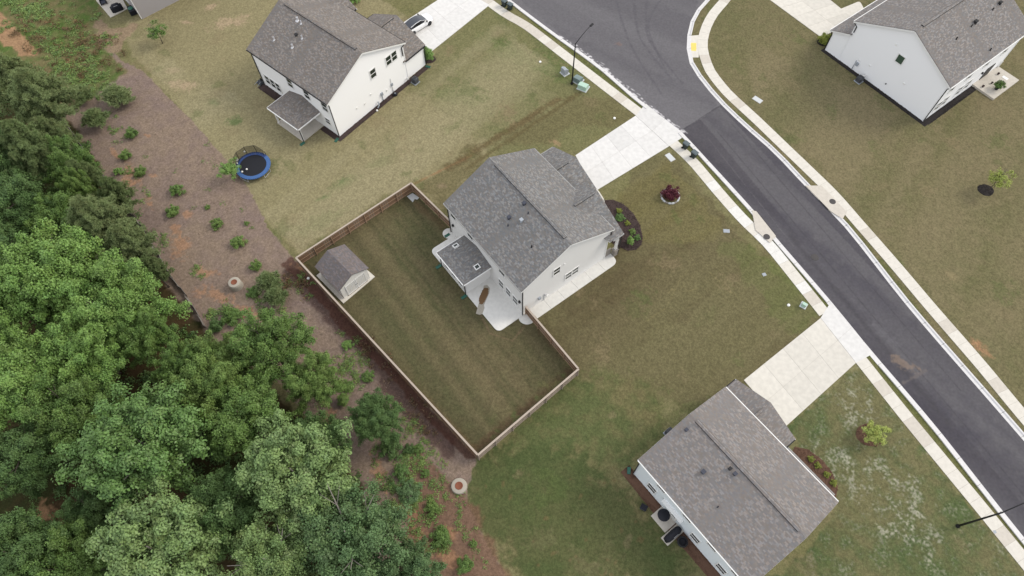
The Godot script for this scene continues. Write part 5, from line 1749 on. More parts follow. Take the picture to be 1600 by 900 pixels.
	for s in [-1, 1]:
		st = mb()
		soft_box(st, Vector3(s * 0.4, 0.05, 0), Vector3(0.12, 0.5, 0.75), 0.03)
		part("armrest", st, M.cover_black, o)
	var w4: Vector2 = Vector2(-56.21, -86.65)
	o = thing("rubbish_bin", "black bin with a green lid at the wall of the upper left house", "bin", Vector3(w4.x, 0, w4.y), 0.5)
	st = mb()
	soft_box(st, Vector3.ZERO, Vector3(0.9, 0.75, 1.5), 0.05)
	part("body", st, M.cover_black, o)
	st = mb(true)
	lathe(st, [Vector2(0.4, 0.75), Vector2(0.42, 0.8), Vector2(0.3, 0.86), Vector2(0, 0.88)], 18)
	part("lid", st, M.green_plastic, o)

	# ---- concrete risers and the silt fence at the wood's edge
	for q in [["tall concrete manhole riser standing in the bark strip, left of the shed", Vector2(-32.26, -39.07), 0.72, 0.95], ["low round concrete manhole with a rusty middle near the fence's bottom corner", Vector2(-5.74, -15.42), 0.80, 0.28]]:
		o = thing("manhole_riser", q[0], "manhole", Vector3(q[1].x, 0, q[1].y))
		st = mb(true)
		var r: float = q[2]
		var y: float = q[3]
		lathe(st, [Vector2(r * 1.06, -0.05), Vector2(r, y * 0.5), Vector2(r * 0.97, y), Vector2(r * 0.92, y + 0.02)], 30)
		lathe(st, [Vector2(r * 0.92, y + 0.02), Vector2(r * 0.5, y + 0.03)], 30)
		part("concrete_ring", st, M.riser, o)
		st = mb(true)
		lathe(st, [Vector2(r * 0.5, y + 0.028), Vector2(r * 0.5, y + 0.06), Vector2(r * 0.44, y + 0.06), Vector2(r * 0.42, y + 0.045), Vector2(0, y + 0.05)], 26)
		part("lid", st, M.rust, o)
	o = thing("silt_fence", "sagging grey fabric fence along the wood's edge above the bark strip", "fence")
	var sl: PackedVector2Array = resample(PV([Vector2(-61.09, -66.11), Vector2(-58.74, -63.44), Vector2(-56.34, -60.40), Vector2(-52.63, -56.06), Vector2(-49.60, -52.63), Vector2(-45.48, -47.67), Vector2(-42.31, -43.44), Vector2(-40.29, -40.56), Vector2(-38.29, -38.28), Vector2(-36.49, -36.06), Vector2(-34.86, -33.74)]), 1.6)
	for i in sl.size() - 1:
		st = mb()
		var a3 := Vector3(sl[i].x, 0, sl[i].y)
		var b3 := Vector3(sl[i + 1].x, 0, sl[i + 1].y)
		var n3 := (b3 - a3).cross(UP).normalized()
		var lean := n3 * rng.randf_range(-0.25, 0.25)
		var y0 := rng.randf_range(0.55, 0.85)
		for k in 4:
			var p0 := a3.lerp(b3, k / 4.0)
			var p1 := a3.lerp(b3, (k + 1) / 4.0)
			var h0 := y0 - 0.14 * sin(PI * k / 4.0)
			var h1 := y0 - 0.14 * sin(PI * (k + 1) / 4.0)
			var t3 := n3 * 0.02
			quad(st, p0 + t3, p1 + t3, p1 + lean * h1 + UP * h1 + t3, p0 + lean * h0 + UP * h0 + t3)
			quad(st, p1 - t3, p0 - t3, p0 + lean * h0 + UP * h0 - t3, p1 + lean * h1 + UP * h1 - t3)
			quad(st, p0 + lean * h0 + UP * h0 + t3, p1 + lean * h1 + UP * h1 + t3, p1 + lean * h1 + UP * h1 - t3, p0 + lean * h0 + UP * h0 - t3)
		part("fabric", st, M.silt_fabric, o)
		st = mb()
		bar(st, a3 - UP * 0.1, a3 + UP * 1.0 + n3 * 0.06, 0.06, 0.06, Vector3(1, 0, 0))
		part("stake", st, M.bark_pale, o)

func covered_grill(label: String, at: Vector2, y: float, turn: float, w: float) -> void:
	var o := thing("covered_grill", label, "barbecue", Vector3(at.x, y, at.y), turn)
	var st := mb(true)
	var prof := [[0.5, 0.32, 0.0], [0.5, 0.33, 0.7], [0.5, 0.31, 0.82], [0.34, 0.29, 0.88], [0.32, 0.24, 1.08], [0.26, 0.14, 1.17]]
	var rings := []
	for p in prof:
		var r := []
		for k in 16:
			var t := TAU * k / 16
			var cx: float = signf(cos(t)) * pow(absf(cos(t)), 0.5) * float(p[0]) * w
			var cz: float = signf(sin(t)) * pow(absf(sin(t)), 0.6) * float(p[1]) * 1.15
			var fold := 1.0 + (0.05 * sin(k * 2.4) if p[2] < 0.5 else 0.0)
			r.append(Vector3(cx * fold, p[2], -cz * fold))
		rings.append(r)
	for i in prof.size() - 1:
		for k in 16:
			var k2 := (k + 1) % 16
			quad(st, rings[i][k], rings[i][k2], rings[i + 1][k2], rings[i + 1][k])
	for k in range(1, 15):
		tri(st, rings[-1][0], rings[-1][k], rings[-1][k + 1])
	part("cover", st, M.cover_black, o)
	st = mb(true)
	tube(st, [Vector3(-0.3, 1.0, 0.32), Vector3(0.3, 1.0, 0.32)], [0.02, 0.02], 6)
	part("handle", st, M.vent_steel, o)

# ------------------------------------------------------------------ street
func bin(label: String, at: Vector2, turn: float) -> void:
	var o := thing("wheeled_bin", label, "bin", Vector3(at.x, 0.03, at.y), turn, "wheeled bins at the kerb")
	var st := mb()
	var lo := [0.22, 0.26]
	var hi := [0.31, 0.38]
	var c := []
	for q in [[-1, 1], [1, 1], [1, -1], [-1, -1]]:
		c.append([Vector3(q[0] * lo[0], 0.05, q[1] * lo[1]), Vector3(q[0] * hi[0], 1.0, q[1] * hi[1])])
	for k in 4:
		quad(st, c[k][0], c[(k + 1) % 4][0], c[(k + 1) % 4][1], c[k][1])
	quad(st, c[3][0], c[2][0], c[1][0], c[0][0])
	part("body", st, M.bin_dark, o)
	st = mb()
	soft_box(st, Vector3(0, 1.0, 0.02), Vector3(0.68, 0.06, 0.84), 0.03)
	soft_box(st, Vector3(0, 1.06, 0.02), Vector3(0.5, 0.03, 0.62), 0.014)
	part("lid", st, M.bin_lid, o)
	st = mb(true)
	tube(st, [Vector3(-0.27, 0.96, -0.44), Vector3(0.27, 0.96, -0.44)], [0.02, 0.02], 6)
	part("handle", st, M.bin_dark, o)
	for s in [-1, 1]:
		st = mb(true)
		lathe(st, [Vector2(0, -0.04), Vector2(0.12, -0.04), Vector2(0.13, 0), Vector2(0.12, 0.04), Vector2(0, 0.04)], 16)
		part("wheel", st, M.rubber, o, Vector3(s * 0.29, 0.13, -0.28)).rotation.z = PI * 0.5

func lamp_post(label: String, at: Vector2, to: Vector2) -> void:
	var o := thing("street_lamp", label, "street lamp", Vector3(at.x, 0, at.y), -(to - at).angle(), "black street lamps")
	var l := at.distance_to(to)
	var st := mb(true)
	tube(st, [Vector3(0, 0, 0), Vector3(0, 3.5, 0), Vector3(0, 7.1, 0)], [0.11, 0.09, 0.07], 10)
	part("pole", st, M.black_metal, o)
	st = mb(true)
	lathe(st, [Vector2(0.2, 0), Vector2(0.2, 0.12), Vector2(0.13, 0.3), Vector2(0.1, 0.4)], 14)
	part("base", st, M.black_metal, o)
	st = mb(true)
	tube(st, [Vector3(0, 7.0, 0), Vector3(l * 0.3, 7.35, 0), Vector3(l * 0.7, 7.65, 0), Vector3(l, 7.75, 0)], [0.06, 0.05, 0.045, 0.04], 8)
	part("arm", st, M.black_metal, o)
	st = mb()
	soft_box(st, Vector3(l + 0.2, 7.68, 0), Vector3(0.66, 0.14, 0.3), 0.05)
	var head := part("lamp_head", st, M.black_metal, o)
	st = mb()
	box(st, Vector3(l + 0.25, 7.67, 0), Vector3(0.42, 0.03, 0.22))
	part("lens", st, M.lamp_clear, head)

func lid(called: String, label: String, at: Vector2, s: Vector2, turn: float, m := "lid_pale") -> void:
	var o := thing(called, label, "cover", Vector3(at.x, 0.0, at.y), turn)
	var st := mb()
	soft_box(st, Vector3.ZERO, Vector3(s.x, 0.045, s.y), 0.015)
	part("frame", st, M.concrete_joint if m == "lid_pale" else M.lid_pale, o)
	st = mb()
	soft_box(st, Vector3(0, 0.04, 0), Vector3(s.x * 0.92, 0.02, s.y * 0.92), 0.008)
	part("lid", st, M[m], o)

func cleanout(label: String, at: Vector2) -> void:
	var o := thing("drain_cap", label, "drain cap", Vector3(at.x, 0, at.y), 0.0, "small white drain caps in the lawns")
	var st := mb(true)
	lathe(st, [Vector2(0.17, -0.02), Vector2(0.17, 0.1), Vector2(0.13, 0.12), Vector2(0, 0.12)], 14)
	part("pipe", st, M.white_plastic, o)
	st = mb()
	box(st, Vector3(0, 0.13, 0), Vector3(0.07, 0.04, 0.07))
	part("plug", st, M.white_plastic, o)

func cabinet(label: String, at: Vector2, s: Vector3, turn: float, m: String) -> void:
	var o := thing("utility_cabinet", label, "utility box", Vector3(at.x, 0, at.y), turn)
	var st := mb()
	box(st, Vector3(0, 0.05, 0.05), Vector3(s.x + 0.25, 0.1, s.z + 0.3))
	part("base_pad", st, M.lid_pale, o)
	st = mb()
	var x := s.x * 0.5
	var z := s.z * 0.5
	var a := [Vector3(-x, 0.1, z), Vector3(x, 0.1, z), Vector3(x, s.y * 0.72, z), Vector3(x, s.y, -z * 0.1), Vector3(x, s.y, -z), Vector3(x, 0.1, -z)]
	var b := []
	for p in a:
		b.append(Vector3(-p.x, p.y, p.z) if p.x > 0 else p)
	b[0] = a[0]
	quad(st, a[0], a[1], a[2], b[2])
	quad(st, b[2], a[2], a[3], b[3])
	quad(st, b[3], a[3], a[4], b[4])
	quad(st, b[4], a[4], a[5], b[5])
	tri(st, a[1], a[5], a[4]); tri(st, a[1], a[4], a[3]); tri(st, a[1], a[3], a[2])
	tri(st, b[5], a[0], b[2]); tri(st, b[5], b[2], b[3]); tri(st, b[5], b[3], b[4])
	part("body", st, M[m], o)
	st = mb()
	box(st, Vector3(0, s.y * 0.42, z + 0.012), Vector3(s.x * 0.86, s.y * 0.5, 0.02))
	box(st, Vector3(0, s.y + 0.012, -z * 0.55), Vector3(s.x * 0.9, 0.02, z * 0.8))
	part("door", st, M[m], o)

func street_things() -> void:
	lamp_post("black street lamp by the utility cabinets, arm over the junction", Vector2(8.91, -70.19), Vector2(11.02, -72.70))
	lamp_post("black street lamp at the lower right edge, arm over the street", Vector2(42.94, -10.62), Vector2(47.26, -12.20))
	bin("dark wheeled bin at the kerb, the one nearer the driveway", Vector2(22.98, -58.30), 0.72)
	bin("dark wheeled bin at the kerb, the one farther from the driveway", Vector2(23.85, -56.79), 0.68)
	bin("dark wheeled bin at the top edge of the photo, left one of the pair", Vector2(-0.28, -86.29), 0.8)
	bin("dark wheeled bin at the top edge of the photo, right one of the pair", Vector2(0.58, -85.56), 0.8)
	cabinet("small grey utility cabinet left of the lamp post", Vector2(8.00, -72.18), Vector3(0.85, 1.05, 0.7), 2.2, "utility_grey")
	cabinet("dark green utility cabinet right of the lamp post foot", Vector2(9.79, -70.65), Vector3(1.05, 0.85, 1.0), 2.5, "utility_dark")
	cabinet("mint green utility cabinet, the nearest to the driveway", Vector2(10.41, -69.31), Vector3(1.25, 0.8, 1.0), 2.6, "utility_green")
	cabinet("small mint green utility cabinet by the pavement in the lower front lawn", Vector2(33.29, -34.94), Vector3(0.5, 0.6, 0.5), 2.5, "utility_green")
	lid("utility_cover", "pale rectangular cover in the lawn corner by the two bins", Vector2(20.87, -56.87), Vector2(0.8, 1.35), 0.55)
	lid("utility_cover", "pale rectangular cover in the lawn across the street", Vector2(34.05, -66.52), Vector2(0.8, 1.35), 0.75)
	lid("meter_cover", "grey meter cover in the middle front lawn", Vector2(26.25, -45.34), Vector2(0.75, 0.5), -0.1, "utility_grey")
	lid("meter_cover", "small grey cover in the green patch near the pavement", Vector2(29.64, -39.16), Vector2(0.45, 0.4), 0.3, "utility_grey")
	lid("meter_cover", "dark little cover in the pavement under the second lamp", Vector2(46.34, -10.02), Vector2(0.3, 0.3), 0.2, "utility_grey")
	cleanout("white drain cap alone in the lawn left of the lamp post", Vector2(4.67, -74.52))
	cleanout("white drain cap in the lawn beside the middle driveway", Vector2(14.26, -63.72))
	cleanout("white drain cap left of the small mint cabinet", Vector2(31.63, -35.06))
	cleanout("white drain cap in the bark strip just outside the fence's left corner", Vector2(-23.98, -39.91))
	# manhole in the road
	var o := thing("manhole_cover", "round iron manhole cover in the dark street", "manhole", Vector3(Vector2(36.09, -41.37).x, 0.0, Vector2(36.09, -41.37).y))
	var st := mb(true)
	lathe(st, [Vector2(0.46, 0.0), Vector2(0.46, 0.016), Vector2(0.36, 0.02), Vector2(0.35, 0.012)], 26)
	part("ring", st, M.lid_iron, o)
	st = mb(true)
	lathe(st, [Vector2(0.35, 0.012), Vector2(0.33, 0.018), Vector2(0, 0.02)], 26)
	part("lid", st, M.lid_iron, o)
	car()

func car() -> void:
	var f: Vector2 = Vector2(-10.89, -83.22)
	var c: Vector2 = Vector2(-12.90, -81.65)
	var d := (f - c).normalized()
	var at := Vector2(-13.05, -82.15)
	var o := thing("parked_car", "white car with a black glass roof parked on the upper left driveway", "car", Vector3(at.x, 0.055, at.y), -Vector2(0.745, -0.667).angle())
	# sections along x (front is +x): half width, sill, belt height
	var secs := [[-2.3, 0.62, 0.35, 0.75], [-2.2, 0.78, 0.28, 0.93], [-1.8, 0.88, 0.22, 0.98], [-1.0, 0.92, 0.2, 0.96], [0.0, 0.92, 0.2, 0.93], [0.9, 0.92, 0.2, 0.90], [1.5, 0.90, 0.22, 0.84], [2.0, 0.82, 0.25, 0.74], [2.27, 0.66, 0.3, 0.62], [2.36, 0.45, 0.36, 0.52]]
	o.scale = Vector3.ONE * 1.06
	var st := mb(true)
	var rings := []
	for s in secs:
		var w: float = s[1]
		var lo: float = s[2]
		var hi: float = s[3]
		var x: float = s[0]
		rings.append([Vector3(x, lo, w * 0.9), Vector3(x, lo + 0.12, w), Vector3(x, (lo + hi) * 0.55, w * 1.0), Vector3(x, hi - 0.08, w * 0.95), Vector3(x, hi, w * 0.84), Vector3(x, hi + 0.035, w * 0.4), Vector3(x, hi + 0.035, -w * 0.4), Vector3(x, hi, -w * 0.84), Vector3(x, hi - 0.08, -w * 0.95), Vector3(x, (lo + hi) * 0.55, -w), Vector3(x, lo + 0.12, -w), Vector3(x, lo, -w * 0.9)])
	for i in rings.size() - 1:
		for k in 12:
			var k2 := (k + 1) % 12
			quad(st, rings[i][k], rings[i + 1][k], rings[i + 1][k2], rings[i][k2])
	for k in range(1, 11):
		tri(st, rings[0][0], rings[0][k], rings[0][k + 1])
		tri(st, rings[-1][0], rings[-1][k + 1], rings[-1][k])
	part("body", st, M.car_white, o)
	# cabin: glass sides, glass roof
	var cab := [[-2.05, 0.62, 0.93, 0.02], [-1.5, 0.66, 0.95, 0.30], [-0.75, 0.66, 0.95, 0.46], [0.0, 0.65, 0.94, 0.48], [0.45, 0.63, 0.92, 0.40], [1.25, 0.62, 0.88, 0.0]]
	st = mb(true)
	var roof := mb(true)
	for i in cab.size() - 1:
		var p: Array = cab[i]
		var q: Array = cab[i + 1]
		for s in [-1.0, 1.0]:
			var a := Vector3(p[0], p[2], s * 0.8)
			var b := Vector3(q[0], q[2], s * 0.8)
			var e := Vector3(p[0], p[2] + p[3], s * p[1])
			var g := Vector3(q[0], q[2] + q[3], s * q[1])
			if s > 0:
				quad(st, a, b, g, e)
			else:
				quad(st, b, a, e, g)
		var l := Vector3(p[0], p[2] + p[3], p[1])
		var r := Vector3(p[0], p[2] + p[3], -p[1])
		var l2 := Vector3(q[0], q[2] + q[3], q[1])
		var r2 := Vector3(q[0], q[2] + q[3], -q[1])
		var m1 := (l + r) * 0.5 + UP * 0.05
		var m2 := (l2 + r2) * 0.5 + UP * 0.05
		quad(roof, l, l2, m2, m1)
		quad(roof, m1, m2, r2, r)
	part("side_window", st, M.car_glass, o)
	part("glass_roof", roof, M.car_roof, o)
	for s in [-1, 1]:
		st = mb()
		bar(st, Vector3(-1.6, 1.24, s * 0.67), Vector3(-0.7, 1.41, s * 0.67), 0.05, 0.04)
		bar(st, Vector3(-0.7, 1.41, s * 0.67), Vector3(0.1, 1.41, s * 0.655), 0.05, 0.04)
		bar(st, Vector3(0.1, 1.41, s * 0.655), Vector3(1.2, 0.9, s * 0.64), 0.05, 0.04)
		part("roof_rail", st, M.car_white, o)
		st = mb()
		soft_box(st, Vector3(0.95, 0.92, s * 0.98), Vector3(0.16, 0.14, 0.24), 0.03)
		part("mirror", st, M.black_metal, o)
		st = mb()
		box(st, Vector3(2.12, 0.66, s * 0.62), Vector3(0.26, 0.1, 0.22), Basis(UP, s * 0.45))
		part("headlight", st, M.lamp_clear, o)
		st = mb()
		box(st, Vector3(-2.24, 0.82, s * 0.6), Vector3(0.12, 0.1, 0.3))
		part("tail_light", st, M.lamp_red, o)
		for x in [-1.42, 1.42]:
			st = mb(true)
			lathe(st, [Vector2(0.2, -0.11), Vector2(0.31, -0.11), Vector2(0.34, -0.07), Vector2(0.34, 0.07), Vector2(0.31, 0.11), Vector2(0.2, 0.11)], 22)
			var wl := part("wheel", st, M.rubber, o, Vector3(x, 0.34, s * 0.84))
			wl.rotation.x = PI * 0.5
			st = mb()
			for y in [-0.115, 0.115]:
				lathe(st, [Vector2(0.2, y * 0.9), Vector2(0.05, y)], 10)
			part("rim", st, M.alloy, wl)

# ------------------------------------------------------------------ plants
func leaves(kind: String) -> ArrayMesh:   # a spray of leaves about its own middle
	var r := RandomNumberGenerator.new()
	r.seed = hash(kind)
	var st := mb()
	var n := 12
	var spread := 0.36
	var size := Vector2(0.14, 0.24)
	if kind == "small":
		n = 12
		spread = 0.15
		size = Vector2(0.07, 0.11)
	if kind == "fan":
		n = 10
		spread = 0.30
		size = Vector2(0.17, 0.28)
	if kind == "needle" or kind == "blade":
		var up := kind == "blade"
		for i in 20 if not up else 12:
			var d := Vector3(r.randfn(), absf(r.randfn()) * (1.6 if up else 0.75) + 0.1, r.randfn()).normalized()
			var l := r.randf_range(0.22, 0.36) if not up else r.randf_range(0.2, 0.5)
			var s := d.cross(Vector3(r.randfn(), r.randfn(), r.randfn())).normalized() * (0.03 if not up else 0.03)
			var b := d * 0.03
			tri(st, b - s, b + s, b + d * l + (Vector3.DOWN * l * 0.25 if up else Vector3.ZERO))
		st.generate_normals()
		return st.commit()
	for i in n:
		var p := Vector3(r.randfn(), r.randfn() * 0.6, r.randfn()) * spread * 0.5
		var nm := Vector3(r.randfn() * 0.5, 1.0, r.randfn() * 0.5) + p.normalized() * 0.5
		nm = nm.normalized()
		var d := nm.cross(Vector3(r.randfn(), r.randfn(), r.randfn())).normalized()
		var w := nm.cross(d)
		var l := r.randf_range(size.x, size.y)
		var q := l * 0.33
		var tip := p + d * l * 0.5 - nm * l * 0.1
		var root := p - d * l * 0.5
		var mid := p + nm * l * 0.06
		tri(st, root, mid + w * q - nm * l * 0.06, tip)
		tri(st, root, tip, mid - w * q - nm * l * 0.06)
	st.generate_normals()
	return st.commit()

var SPRAY := {}

class Gather:   # joins many sprays into one mesh
	var v: PackedVector3Array
	var n: PackedVector3Array
	var av := PackedVector3Array()
	var an := PackedVector3Array()
	var ac := PackedColorArray()

	func _init(m: ArrayMesh) -> void:
		var a := m.surface_get_arrays(0)
		v = a[Mesh.ARRAY_VERTEX]
		n = a[Mesh.ARRAY_NORMAL]

	func put(t: Transform3D) -> void:
		av.append_array(t * v)
		an.append_array(Transform3D(t.basis.orthonormalized(), Vector3.ZERO) * n)

	func tint(c: Color) -> void:
		var k := PackedColorArray()
		k.resize(v.size())
		k.fill(c)
		ac.append_array(k)

	func mesh() -> ArrayMesh:
		var a := []
		a.resize(Mesh.ARRAY_MAX)
		a[Mesh.ARRAY_VERTEX] = av
		a[Mesh.ARRAY_NORMAL] = an
		a[Mesh.ARRAY_COLOR] = ac
		var m := ArrayMesh.new()
		m.add_surface_from_arrays(Mesh.PRIMITIVE_TRIANGLES, a)
		return m

func crown(kind: String, R: float, H: float, y0: float, lobes: int, count: int, seed_: int, loose := 0.12, reach := 0.36) -> ArrayMesh:   # leafy branch ends round a middle at height y0; H is the half height
	var r := RandomNumberGenerator.new()
	r.seed = seed_
	if not SPRAY.has(kind):
		SPRAY[kind] = leaves(kind)
	var mm := Gather.new(SPRAY[kind])
	var n := FastNoiseLite.new()
	n.seed = seed_
	n.frequency = 0.9
	var at := []
	for i in lobes:
		var f := (i + 0.5) / lobes
		var el := asin(clampf(lerpf(1.0, -0.55, f) + r.randf_range(-0.08, 0.08), -1.0, 1.0))
		var az := i * 2.39996 + r.randf_range(-0.4, 0.4)
		var d := Vector3(cos(az) * cos(el), sin(el), sin(az) * cos(el))
		var k := 0.92 + n.get_noise_3d(d.x * 1.5, d.y * 1.5, d.z * 1.5) * 0.7 + r.randf_range(-0.14, 0.08)
		if i % 4 == 3:
			k *= r.randf_range(0.55, 0.85)
		var tip := Vector3(d.x * R, d.y * H, d.z * R) * k
		var axis := (d + UP * r.randf_range(-0.05, 0.55) + Vector3(r.randfn(), r.randfn() * 0.5, r.randfn()) * 0.3).normalized()
		at.append([tip, axis, R * reach * r.randf_range(0.6, 1.35), r.randf_range(0.84, 1.12), Color(1.0 + r.randf_range(-0.07, 0.09), 1.0, 1.0 + r.randf_range(-0.1, 0.1))])
	for i in count:
		var l: Array = at[i % lobes]
		var t := pow(r.randf(), 0.8)
		var w := R * loose * (1.15 - 0.85 * t)
		var off := Vector3(r.randfn(), r.randfn() * 0.7, r.randfn()) * w
		var p: Vector3 = l[0] - l[1] * l[2] * (1.0 - t) + off
		var nm: Vector3 = (l[1] * 0.5 + UP * 0.75 + off.normalized() * 0.35 + Vector3(r.randfn(), r.randfn(), r.randfn()) * 0.3).normalized()
		var x := nm.cross(Vector3(0.3, 0.1, 0.9)).normalized()
		var bs := Basis(x, nm, x.cross(nm)).rotated(nm, r.randf() * TAU).scaled(Vector3.ONE * r.randf_range(0.65, 1.25))
		mm.put(Transform3D(bs, p + UP * y0))
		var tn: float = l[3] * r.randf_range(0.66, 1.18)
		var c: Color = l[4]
		if r.randf() < 0.4 * t * t:   # paler sprays towards branch ends: tip highlights painted into the leaf colour
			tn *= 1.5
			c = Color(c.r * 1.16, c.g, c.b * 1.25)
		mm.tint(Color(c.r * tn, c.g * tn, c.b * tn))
	return mm.mesh()

func pine_crown(R: float, H: float, levels: int, count: int, seed_: int) -> ArrayMesh:   # whorls of boughs, tufts towards their ends
	var r := RandomNumberGenerator.new()
	r.seed = seed_
	if not SPRAY.has("needle"):
		SPRAY["needle"] = leaves("needle")
	var mm := Gather.new(SPRAY["needle"])
	var boughs := []
	for l in levels:
		var f := float(l) / (levels - 1)
		var n := 7 if f < 0.7 else 5
		for k in n:
			var az := TAU * k / n + l * 1.1 + r.randf_range(-0.25, 0.25)
			boughs.append([lerpf(H * 0.42, H, f), az, R * lerpf(1.0, 0.16, pow(f, 1.3)) * r.randf_range(0.7, 1.1), r.randf_range(0.75, 1.2)])
	for i in count:
		var b: Array = boughs[r.randi() % boughs.size()]
		var t := pow(r.randf(), 0.55)
		var d := Vector3(cos(b[1]), 0, sin(b[1]))
		var p: Vector3 = d * b[2] * t + UP * (b[0] + 0.35 * b[2] * t * t * 0.6) + Vector3(r.randfn(), r.randfn() * 0.6, r.randfn()) * 0.23 * (0.5 + b[2] * 0.24)
		var nm := (UP + d * 0.6 + Vector3(r.randfn(), r.randfn(), r.randfn()) * 0.3).normalized()
		var x := nm.cross(Vector3(0.3, 0.1, 0.9)).normalized()
		mm.put(Transform3D(Basis(x, nm, x.cross(nm)).rotated(nm, r.randf() * TAU).scaled(Vector3.ONE * r.randf_range(0.75, 1.25)), p))
		var k: float = b[3] * r.randf_range(0.8, 1.2)
		mm.tint(Color(k * r.randf_range(0.95, 1.1), k, k))
	return mm.mesh()

func trunk_mesh(hgt: float, r0: float, limbs: int, R: float, y0: float, seed_: int) -> Mesh:
	var r := RandomNumberGenerator.new()
	r.seed = seed_
	var st := mb(true)
	tube(st, [Vector3(0, -0.2, 0), Vector3(0.08, hgt * 0.35, 0.05), Vector3(-0.05, hgt * 0.7, 0.08), Vector3(0.02, hgt, 0)], [r0 * 1.25, r0 * 0.85, r0 * 0.55, r0 * 0.15], 8)
	for k in limbs:
		var a := k * 2.4 + r.randf()
		var b := lerpf(0.35, 0.8, float(k) / limbs) * hgt
		var d := Vector3(cos(a), 0, sin(a))
		var e := d * R * r.randf_range(0.55, 0.8) + UP * (b + R * r.randf_range(0.3, 0.6))
		var m := d * R * 0.3 + UP * (b + R * 0.15)
		tube(st, [Vector3(0, b, 0), m, e], [r0 * 0.42, r0 * 0.28, 0.02], 6)
		for s in 2:
			var side := d.rotated(UP, (s - 0.5) * 1.7)
			tube(st, [m.lerp(e, 0.35), m.lerp(e, 0.5) + side * R * 0.22 + UP * R * 0.14], [r0 * 0.16, 0.012], 5)
	st.generate_normals()
	return st.commit()

var PROTO := {}

func tree_of(proto: String) -> Dictionary:
	if PROTO.has(proto):
		return PROTO[proto]
	var d := {}
	match proto:   # unit trees: crown radius about 4.5 m, 10 m tall
		"broad_a": d = {"crown": crown("broad", 4.5, 3.6, 7.0, 130, 5200, 101, 0.085, 0.36), "trunk": trunk_mesh(9.0, 0.24, 9, 4.2, 7.0, 1)}
		"broad_b": d = {"crown": crown("broad", 4.5, 4.2, 6.6, 110, 4800, 102, 0.09, 0.4), "trunk": trunk_mesh(9.4, 0.24, 9, 4.2, 7.0, 2)}
		"round_c": d = {"crown": crown("fan", 4.5, 4.0, 6.8, 170, 5600, 103, 0.07, 0.3), "trunk": trunk_mesh(9.2, 0.26, 10, 4.2, 7.0, 3)}
		"open_d": d = {"crown": crown("broad", 4.6, 3.6, 6.8, 120, 3600, 104, 0.10, 0.4), "trunk": trunk_mesh(9.6, 0.28, 13, 5.2, 7.0, 4)}
		"pine_a": d = {"crown": pine_crown(4.2, 11.0, 10, 5400, 105), "trunk": trunk_mesh(10.6, 0.22, 6, 2.6, 7.0, 5)}
		"pine_b": d = {"crown": pine_crown(4.4, 9.6, 9, 5000, 106), "trunk": trunk_mesh(9.2, 0.22, 6, 2.6, 7.0, 6)}
		"young": d = {"crown": crown("small", 1.0, 0.9, 1.9, 30, 480, 107, 0.10, 0.6), "trunk": trunk_mesh(2.5, 0.035, 6, 0.9, 1.6, 7)}
		"shrub_a": d = {"crown": crown("small", 0.78, 0.55, 0.5, 30, 520, 108, 0.12, 0.4), "trunk": trunk_mesh(0.8, 0.03, 6, 0.55, 0.4, 8)}
		"shrub_b": d = {"crown": crown("small", 0.8, 0.62, 0.55, 22, 400, 109, 0.12, 0.55), "trunk": trunk_mesh(0.9, 0.03, 6, 0.6, 0.4, 9)}
		"cone": d = {"crown": crown("small", 0.5, 1.1, 1.0, 30, 560, 110, 0.14, 0.4), "trunk": trunk_mesh(1.7, 0.03, 4, 0.3, 0.8, 10)}
		"feather": d = {"crown": crown("small", 0.95, 0.85, 1.75, 26, 260, 112, 0.12, 0.7), "trunk": trunk_mesh(2.5, 0.035, 8, 0.9, 1.6, 12)}
		"sapling": d = {"crown": pine_crown(1.0, 2.0, 6, 420, 111), "trunk": trunk_mesh(1.9, 0.03, 4, 0.5, 1.0, 11)}
	PROTO[proto] = d
	return d

func plant(called: String, category: String, proto: String, label: String, at: Vector2, s: Vector2, leaf: String, group := "", bark := "bark") -> Node3D:   # s: scale across and up
	var d := tree_of(proto)
	var o := thing(called, label, category, Vector3(at.x, 0, at.y), rng.randf() * TAU, group)
	part("trunk" if category == "tree" else "stem", d.trunk, M[bark], o).scale = Vector3(s.x, s.y, s.x)
	part("crown" if category == "tree" else "foliage", d.crown, M[leaf], o).scale = Vector3(s.x, s.y, s.x)
	return o

